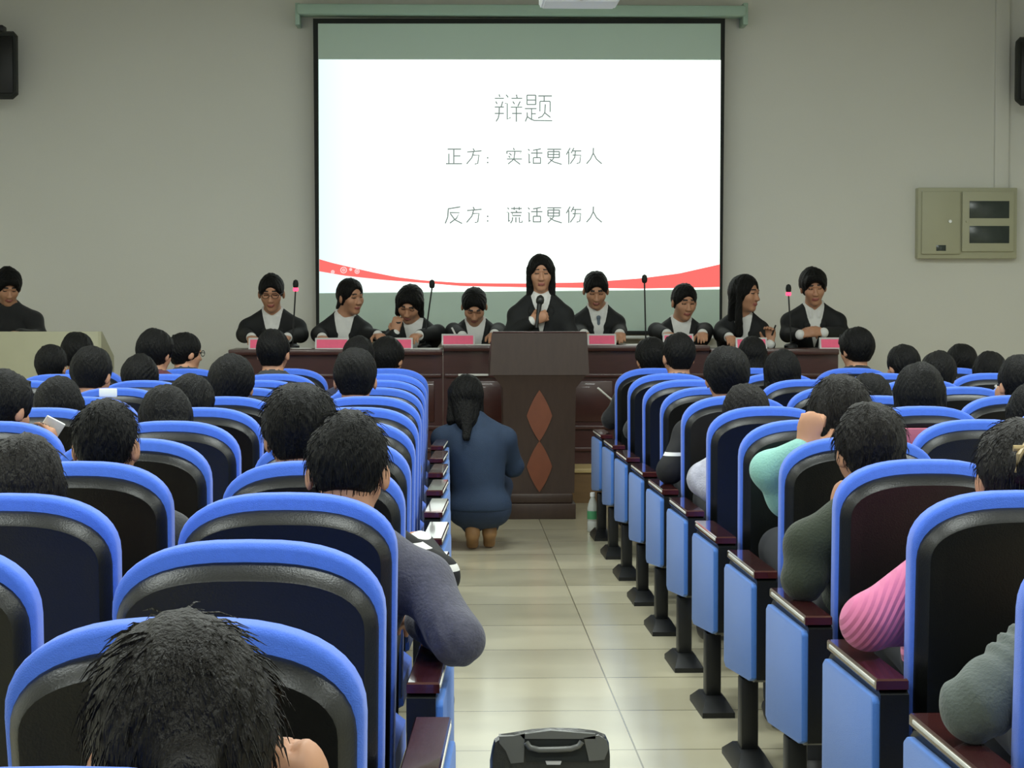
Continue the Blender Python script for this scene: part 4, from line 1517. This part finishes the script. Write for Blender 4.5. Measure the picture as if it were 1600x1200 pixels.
    PEOPLE.append(B)
    return B


def seat(label, col, n, cx, topy, dz=0.0, dy=0.30, **k):
    """an audience member in seat (col, n) whose head was measured at (cx, topy)"""
    Y = rowY(n)
    p = at(cx, topy, Y + dy)
    hs = k.pop('hs', 1.0)
    C = (p.x, Y + dy, p.z - 0.126 * hs + dz)
    base = (COLX[col] * 0.65 + p.x * 0.35, Y + 0.36, 0.0)
    hip = (base[0], Y + 0.40, 0.595)
    k['elx'] = {q: COLX[col] + q * 0.172 for q in (-1, 1)}
    v = k.pop('vox', 0.008 if Y < 6.5 else 0.010)
    k.setdefault('seed', int(cx) + 7 * n)
    if Y < 6.2:
        k.setdefault('loose', 800 if Y < 2.5 else 500)
    return person(label, base, C, hs=hs, hip=hip, vox=v, **k)


def arm_at(px, py, Y):
    return A3(at(px, py, Y))


# --- left block, from the camera forward
seat('person with dark hair and low ponytail nearest the camera, cheek resting on a hand', 'A', -1, 288, 966, hp=(8, 14, -4), hair='tied', haircol='hair_brown', top='c_char', vox=0.006, dy=0.34, hs=1.10,
     el={1: arm_at(540, 1500, 2.02)}, wr={1: arm_at(512, 1320, 2.10)}, hands={1: dict(d=np.array([-0.25, 0.1, 1.0]), n=np.array([1, -0.2, 0.2]), curl=0.8)})
seat('person with cropped black hair in grey violet sweater, elbow out over the aisle armrest', 'A', 2, 543, 645, hp=(-4, 22, 0), hair='crop', top='c_violet', vox=0.006, dy=0.27, hs=1.04,
     el={1: arm_at(715, 998, 4.42)}, wr={1: arm_at(655, 968, 4.75)}, fold=0.003, collar=False)
seat('person with thick black hair, black sleeve with white bands on the aisle armrest', 'A', 3, 467, 606, hp=(10, 14, 0), hair='mop', top='c_stripe', dy=0.27, hs=1.02,
     el={1: arm_at(684, 900, 5.42)}, wr={1: arm_at(655, 850, 5.72)})
seat('person with tall black hair and bare nape, left block aisle seat, fifth row', 'A', 7, 555, 546, hp=(0, 10, 0), hair='short', top='c_black', dy=0.28, hs=1.04)
seat('person with black hair, left block aisle seat, second row from the front', 'A', 10, 560, 527, hair='short', top='c_navy', hp=(6, 6, 0))
seat('person with black hair in left block aisle seat, front row, facing the lectern', 'A', 11, 606, 529, hair='mop', top='c_black', hp=(-20, 8, 0))
seat('person with short black hair and right ear showing, left block second row, second seat', 'B', 10, 427, 516, hair='short', top='c_char', hp=(-12, 4, 0), hs=1.02)
seat('person with rounded black hair, left block fifth row from the front, second seat', 'B', 7, 362, 558, hair='mop', top='c_navy', hp=(0, 12, 0), hs=1.02)
seat('person with wavy dark hair, left block sixth row, second seat, head turned right', 'B', 6, 299, 588, hair='bob', top='c_brown', hp=(-30, 12, 0), hs=0.92)
seat('person bent low with smooth dark hair, left block seventh row, second seat', 'B', 5, 259, 606, hair='bob', top='c_black', hp=(12, 30, 0), hs=0.95)
seat('person with close cropped hair and both ears showing, left block, fourth row from camera', 'B', 3, 165, 622, hair='buzz', top='c_char', hp=(-6, 12, 0), dy=0.27, hs=1.0)
seat('person with long loose dark hair at lower left edge, second seat from the aisle', 'B', 2, 30, 684, hair='longback', top='c_black', hp=(15, 22, 8), dy=0.27, hs=1.0, haircol='hair_brown')
seat('person with domed black hair bent low, left block third row, third seat', 'C', 9, 218, 558, hair='mop', top='c_black', hp=(0, 25, 0))
seat('person with black hair and wine red top, left block second row, third seat', 'C', 10, 242, 517, hair='mop', top='c_wine', hp=(-25, 6, 0))
seat('person with black hair and glasses looking right, left block front row, third seat', 'C', 11, 290, 521, hair='short', top='c_char', hp=(-55, 4, 0), hs=0.95, glasses=True)
seat('person with black hair below the beige desk, left block second row, fourth seat', 'D', 10, 80, 540, hair='short', top='c_navy', hp=(-10, 10, 0), hs=0.95)
seat('person with black hair in front of the beige desk, left block front row, fourth seat', 'D', 11, 120, 522, hair='mop', top='c_black', hp=(10, 6, 0))
seat('person with tousled black hair before the beige desk corner, left block fourth row', 'C', 8, 143, 543, hair='short', top='c_char', hp=(-15, 14, 0), hs=1.04)
seat('person with smooth black hair, left block sixth row from the front, third seat', 'C', 6, 91, 592, hair='bob', top='c_black', hp=(10, 20, 0))
seat('person at left frame edge with short dark hair, holding a white phone', 'C', 5, 4, 581, hair='short', top='c_brown', hp=(-30, 20, 0), hs=1.04,
     el={1: arm_at(64, 800, 7.2)}, wr={1: arm_at(76, 716, 7.28)}, hands={1: dict(d=np.array([0.1, 0.25, 1.0]), n=np.array([1, -0.2, 0]), curl=0.7)})

# --- right block
seat('person with black hair mostly hidden, right block front row, aisle seat', 'F', 11, 1018, 530, hair='mop', top='c_black', hp=(10, 8, 0),
     el={-1: arm_at(955, 655, 12.25)}, wr={-1: arm_at(964, 648, 12.52)})
seat('person with short black hair, right block second row from the front, aisle seat', 'F', 10, 1060, 522, hair='short', top='c_char', hp=(12, 6, 0), hs=1.02)
seat('person with rounded black hair in piped black jacket, right block fifth row, aisle seat', 'F', 7, 1135, 545, hair='mop', top='c_piping', hp=(4, 6, 0), hs=1.02,
     el={-1: arm_at(1047, 735, 8.75)}, wr={-1: arm_at(1060, 732, 9.0)})
seat('person with brownish black hair and pale patterned sleeve, right block sixth row, aisle seat', 'F', 6, 1166, 602, hair='short', top='c_pattern', hp=(14, 22, 0), haircol='hair_brown',
     el={-1: arm_at(1116, 764, 7.9)}, wr={-1: arm_at(1130, 758, 8.2)})
seat('person with black hair before the right table, right block front row, second seat', 'G', 11, 1175, 528, hair='bob', top='c_navy', hp=(0, 14, 0), hs=0.92)
seat('person with long smooth black hair, right block third row, second seat', 'G', 9, 1222, 548, hair='longback', top='c_black', hp=(8, 8, 0), hs=0.98)
seat('person with thick black hair at the right end of the head table, front row', 'H', 11, 1338, 514, hair='mop', top='c_black', hp=(25, 4, 0), hs=1.02)
seat('person with black hair and left ear showing, right block second row, third seat', 'H', 10, 1411, 540, hair='short', top='c_char', hp=(22, 10, 0), hs=0.97)
seat('person in mint long-sleeved top with dark hair, hand raised to the cheek', 'F', 4, 1315, 589, hair='bob', top='c_mint', hp=(0, 14, -6), hs=1.0, dy=0.28, haircol='hair_brown', sleeve=0.90,
     el={-1: arm_at(1202, 734, 6.20)}, wr={-1: arm_at(1258, 702, 6.12)}, hands={-1: dict(d=np.array([0.22, 0.05, 1.0]), n=np.array([-0.35, -1.0, 0.1]), curl=1.15, s=1.05)})
seat('person in olive jacket with short hair, chin resting on left hand', 'F', 3, 1360, 632, hair='short', top='c_olive', hp=(8, 16, 0), hs=1.02, dy=0.27, fold=0.004, haircol='hair_brown',
     el={-1: arm_at(1256, 905, 5.36)}, wr={-1: arm_at(1305, 812, 5.50)}, hands={-1: dict(d=np.array([0.25, 0.1, 0.9]), n=np.array([-0.8, -0.5, 0.1]), curl=0.9)})
seat('person with large smooth black hair, right block sixth row, second seat', 'G', 6, 1437, 570, hair='bob', top='c_black', hp=(0, 6, 0), hs=1.03)
seat('person bent low with black hair, right block fifth row, second seat', 'G', 7, 1360, 586, hair='bob', top='c_char', hp=(-6, 26, 0), hs=0.95)
seat('person with black hair, right block third row, third seat', 'H', 9, 1466, 552, hair='mop', top='c_navy', hp=(0, 10, 0), hs=0.95)
seat('person with rounded black hair, right block front row, fourth seat', 'I', 11, 1502, 540, hair='mop', top='c_char', hp=(0, 8, 0), hs=0.96)
seat('person with rounded black hair, right block second row, fourth seat', 'I', 10, 1547, 551, hair='bob', top='c_black', hp=(-8, 12, 0), hs=0.96)
pen_man = seat('person with black hair at right edge, right block fifth row, holding a white pen', 'H', 7, 1593, 557, hair='short', top='c_char', hp=(6, 10, 0),
     el={-1: arm_at(1560, 700, 8.9)}, wr={-1: arm_at(1568, 640, 8.95)}, hands={-1: dict(d=np.array([-0.1, 0.2, 1.0]), n=np.array([-0.8, -0.5, 0.1]), curl=0.9)})
seat('person with black hair cut by the right frame edge, right block sixth row', 'H', 6, 1612, 603, hair='bob', top='c_black', hp=(0, 10, 0))
claw = seat('woman in pink ribbed sweater with pinned up hair, elbow on the aisle armrest', 'F', 2, 1592, 656, hair='bun', top='c_pink', hp=(-4, 12, 0), hs=1.06, dy=0.27, haircol='hair_brown', vox=0.007,
     el={-1: arm_at(1358, 972, 4.50)}, wr={-1: arm_at(1450, 978, 4.68)}, w=1.12, sh={-1: arm_at(1478, 886, 4.58)})
seat('person in grey fleece mostly out of frame at lower right, elbow on the armrest', 'F', 1, 1830, 700, hair='short', top='c_grey', hp=(10, 14, 0), fold=0.006, vox=0.007,
     el={-1: arm_at(1524, 1104, 3.62)}, wr={-1: arm_at(1600, 1010, 3.72)}, hands={-1: dict(d=np.array([0.55, 0.1, 0.7]), n=np.array([-0.6, -0.5, 0.3]), curl=0.9)}, w=1.1)

# hair claw of the woman in pink
bm = BM()
P, b0 = claw['P'], claw['base']
for q in (-1, 1):
    tube(bm, [Vector(P(q * 0.012, -0.150, 0.055) - b0), Vector(P(q * 0.030, -0.163, 0.030) - b0), Vector(P(q * 0.038, -0.158, -0.005) - b0)], [0.006, 0.007, 0.003], 8)
tube(bm, [Vector(P(-0.04, -0.155, 0.045) - b0), Vector(P(0.04, -0.155, 0.045) - b0)], 0.007, 8)
new_obj('hair_claw', bm, mat('gold_brown_plastic', rgb(150, 130, 90), 0.3, var=0.3, vscale=60), claw['body'])


# pen and phones
def stick(name, a, b, r, m, label, cat):
    a, b = Vector(a), Vector(b)
    c = (a + b) / 2
    bm = BM(); tube(bm, [a - c, b - c], r, 8)
    o = new_obj(name, bm, m); o.location = c
    return tag(o, label, cat)


stick('pen', at(1555, 602, 8.98), at(1569, 622, 8.96), 0.006, M['white'], 'white pen held up by the person at the right frame edge', 'pen')
p = at(78, 688, 7.36)
o = new_obj('phone', bx((-0.036, -0.005, -0.07), (0.036, 0.005, 0.07), 0.004), M['whiteplastic'])
o.location = (p.x - 0.01, p.y, p.z + 0.02); o.rotation_euler = (0.5, 0.5, 0.3)
tag(o, 'white phone in the hand of the person at the left frame edge', 'phone')
p = at(169, 621, rowY(7) + 0.05)
o = new_obj('phone', bx((-0.037, -0.005, 0), (0.037, 0.005, 0.035), 0.004), M['whiteplastic'])
o.location = (p.x, rowY(7) + 0.05, CH_H - 0.002)
tag(o, 'white phone edge showing above the close cropped head, on a chair back', 'phone')

stick('stick', at(934, 606, 12.56), at(962, 630, 12.60), 0.006, M['trim'], 'thin pale stick held out by the front row person at the right aisle', 'stick')
p = at(1425, 690, rowY(6))
o = new_obj('folder', bx((-0.10, -0.008, -0.05), (0.10, 0.008, 0.075), 0.004), mat('rose_folder_card', rgb(176, 96, 118), 0.6, var=0.08))
o.rotation_euler = (math.atan(LEAN), 0, 0)
o.location = (p.x, rowY(6) + (CH_H - 0.88) * LEAN - 0.052, 0.86)
tag(o, 'rose pink folder against a chair back, right of the person in olive jacket', 'folder')

# ------------------------------------------------------------------ people on the stage and in the aisle
SEAT_H = ST_Z + 0.47


def panel(label, cx, topy, shl, shr, hp, hair, hs=1.10, tie=False, elbow=None, wrist=None, Y=15.22, hands=None, glasses=False, haircol='hair', table_z=1.06, shdz=0.0, nby=0.0, **kw):
    p = at(cx, topy, Y)
    C = np.array([p.x, Y, p.z - 0.126 * hs])
    a, b = at(shl, 520, Y + 0.1), at(shr, 520, Y + 0.1)
    mx = (a.x + b.x) / 2
    half = (b.x - a.x) / 2
    lean = 0.05 * math.sin(math.radians(max(hp[1], 0)))
    nb = np.array([mx * 0.75 + p.x * 0.25, Y + 0.06 + lean + nby, C[2] - 0.150 * hs + lean * 0.9 + shdz])
    shw = max(0.13, half - 0.085)
    el, wr = {}, {}
    for q in (-1, 1):
        el[q] = np.array([mx + q * (half - 0.055), Y + 0.02, table_z + 0.09])
        wr[q] = np.array([mx + q * 0.13, Y - 0.24, table_z + 0.072])
    el.update(elbow or {}); wr.update(wrist or {})
    base = (mx, Y + 0.18, ST_Z)
    return person(label, base, C, hp=hp, hair=hair, hs=hs, face=-1, suit=True, tie=tie, hip=(mx, Y + 0.22, SEAT_H + 0.09), nb=nb, shw=shw / 1.08, w=1.08, el=el, wr=wr, vox=0.0065,
                  hands=hands, glasses=glasses, seed=int(cx), haircol=haircol, kn={q: (mx + q * 0.11, Y - 0.16, SEAT_H + 0.06) for q in (-1, 1)}, **kw)


panel('man in black suit and glasses looking down, at the left end of the head table', 424, 428, 372, 482, (0, 16, 0), 'crop', glasses=True)
panel('woman in black suit with tied back hair, head turned sideways, second from left end', 548, 435, 488, 582, (38, 10, 6), 'tied', hs=1.06,
      wrist={1: A3(at(590, 524, 15.0))})
Yp = 15.16
panel('person in black suit bent forward with a forearm raised to the mouth', 640, 446, 600, 695, (-12, 34, -10), 'bob', hs=1.08, Y=Yp,
      elbow={-1: A3(at(607, 535, 15.02)), 1: A3(at(684, 520, 15.16))}, wrist={-1: A3(at(617, 522, 14.96)), 1: A3(at(655, 524, 14.92))},
      hands={-1: dict(d=np.array([0.15, 0.1, 1.0]), n=np.array([-0.3, -1, 0]), curl=0.7)})
w4 = panel('person in black suit bent over writing, just left of the lectern', 741, 449, 697, 790, (0, 40, 0), 'crop', hs=1.08, Y=15.16, table_z=1.085,
           wrist={-1: A3(at(722, 525, 14.92))})
panel('man in black suit and grey tie looking down, just right of the lectern', 931, 424, 893, 977, (0, 26, 0), 'crop', hs=1.08, tie=True, table_z=1.085)
panel('man in black suit with short hair, head turned aside, right of the tall microphone', 1069, 443, 1012, 1111, (14, 14, 0), 'crop', hs=1.08, table_z=1.085)
w8 = panel('woman with long black hair in black suit, face turned sideways, holding a pen', 1164, 430, 1114, 1199, (52, 4, 0), 'long', hs=1.10,
           elbow={1: A3(at(1196, 545, 15.12))}, wrist={1: A3(at(1203, 538, 14.98))}, hands={1: dict(d=np.array([0.1, 0.1, 1.0]), n=np.array([0.5, 0.8, 0.1]), curl=0.9)})
panel('man in black suit with full black hair and clasped hands, at the right end', 1271, 420, 1217, 1324, (0, 14, 4), 'mop', hs=1.08,
      wrist={-1: A3(at(1250, 523, 14.98)), 1: A3(at(1287, 520, 14.98))},
      hands={-1: dict(d=np.array([1, -0.2, 0.25]), n=np.array([0, -0.8, 0.6]), curl=0.8), 1: dict(d=np.array([-1, -0.2, 0.2]), n=np.array([0, -0.8, 0.6]), curl=0.8)})
stick('pen', at(706, 512, 14.90), at(713, 526, 14.92), 0.007, M['white'], 'white pen in the hand of the person writing beside the lectern', 'pen')
stick('pen', at(1212, 508, 14.94), at(1206, 524, 14.96), 0.006, M['black'], 'dark pen in the raised hand of the long-haired woman', 'pen')

# the speaker at the lectern
Yw = 14.02
p = at(845, 398, Yw)
C = A3((p.x, Yw, p.z - 0.128))
a, b = at(797, 500, Yw), at(893, 500, Yw)
mh = A3(at(843, 492, Yw - 0.16))
sp = person('woman with long black hair standing at the lectern, speaking into a microphone', (p.x, Yw + 0.02, 0.0), C, hp=(0, 6, 0), hair='long', hs=1.0, face=-1, suit=True,
            hip=(p.x, Yw + 0.03, 0.90), shw=0.150, sh={q: (p.x + q * 0.152, Yw + 0.02, C[2] - 0.285) for q in (-1, 1)}, w=1.04, vox=0.0065, seed=3,
            el={-1: (p.x - 0.20, Yw - 0.04, 1.17), 1: (p.x + 0.215, Yw - 0.02, 1.14)}, wr={-1: mh + np.array([-0.055, 0.03, -0.045]), 1: (p.x + 0.12, Yw - 0.18, 1.12)},
            hands={-1: dict(d=np.array([0.75, -0.25, 0.35]), n=np.array([-0.2, -1, 0.1]), curl=1.05, s=1.08)},
            kn={q: (p.x + q * 0.09, Yw + 0.01, 0.48) for q in (-1, 1)}, an={q: (p.x + q * 0.09, Yw + 0.04, 0.085) for q in (-1, 1)})
mt = A3(at(845, 461, Yw - 0.135)); mb = A3(at(838, 512, Yw - 0.165))
hm = root('handheld_microphone', mb, 'black handheld microphone held to the mouth of the standing woman', 'microphone')
d = Vector(mt - mb)
bm = BM(); tube(bm, [(0, 0, 0), d * 0.35, d * 0.72], [0.011, 0.013, 0.017], 14)
new_obj('handle', bm, M['black'], hm)
bm = BM(); tube(bm, [d * 0.72, d * 0.76, d * 0.86, d * 0.95, d], [0.017, 0.026, 0.028, 0.022, 0.006], 16)
new_obj('grille_head', bm, M['case'], hm)

# man at the control desk
Yc = 15.2
p = at(12, 421, Yc)
person('person in black with black hair looking down behind the beige control desk', (p.x, Yc + 0.15, ST_Z), A3((p.x, Yc, p.z - 0.128)), hp=(20, 26, 0), hair='mop', hs=1.05, face=-1, top='c_black',
       hip=(p.x, Yc + 0.18, 0.80), vox=0.0075, shw=0.18, seed=5,
       el={-1: (p.x - 0.24, Yc - 0.02, 1.13), 1: (p.x + 0.235, Yc - 0.02, 1.13)}, wr={q: (p.x + q * 0.13, Yc - 0.26, 1.16) for q in (-1, 1)})

# person crouching in the aisle, seen from behind
Yk = 11.62
p = at(728, 588, Yk + 0.05)
xb = at(746, 700, Yk).x
person('person crouching in the aisle in blue denim jacket, jeans and tan boots, hair tied back', (xb, Yk, 0.0), A3((p.x, Yk + 0.06, p.z - 0.126)), hp=(6, 14, 4), hair='shoulder', hs=1.02, top='denim', low='jeans', shoes='boot',
       hip=(xb + 0.01, Yk + 0.0, 0.245), shw=0.160, w=1.08, vox=0.007, seed=9, fold=0.004, group='people in the aisle', hem=0.225, tiptoe=True,
       nb=(xb - 0.02, Yk + 0.02, p.z - 0.122 - 0.145),
       el={-1: (xb - 0.195, Yk + 0.13, 0.46), 1: (xb + 0.205, Yk + 0.13, 0.46)}, wr={-1: (xb - 0.10, Yk + 0.34, 0.52), 1: (xb + 0.10, Yk + 0.34, 0.52)},
       kn={-1: (xb - 0.12, Yk + 0.36, 0.33), 1: (xb + 0.14, Yk + 0.36, 0.33)}, an={-1: (xb - 0.028, Yk + 0.0, 0.125), 1: (xb + 0.068, Yk + 0.05, 0.125)})
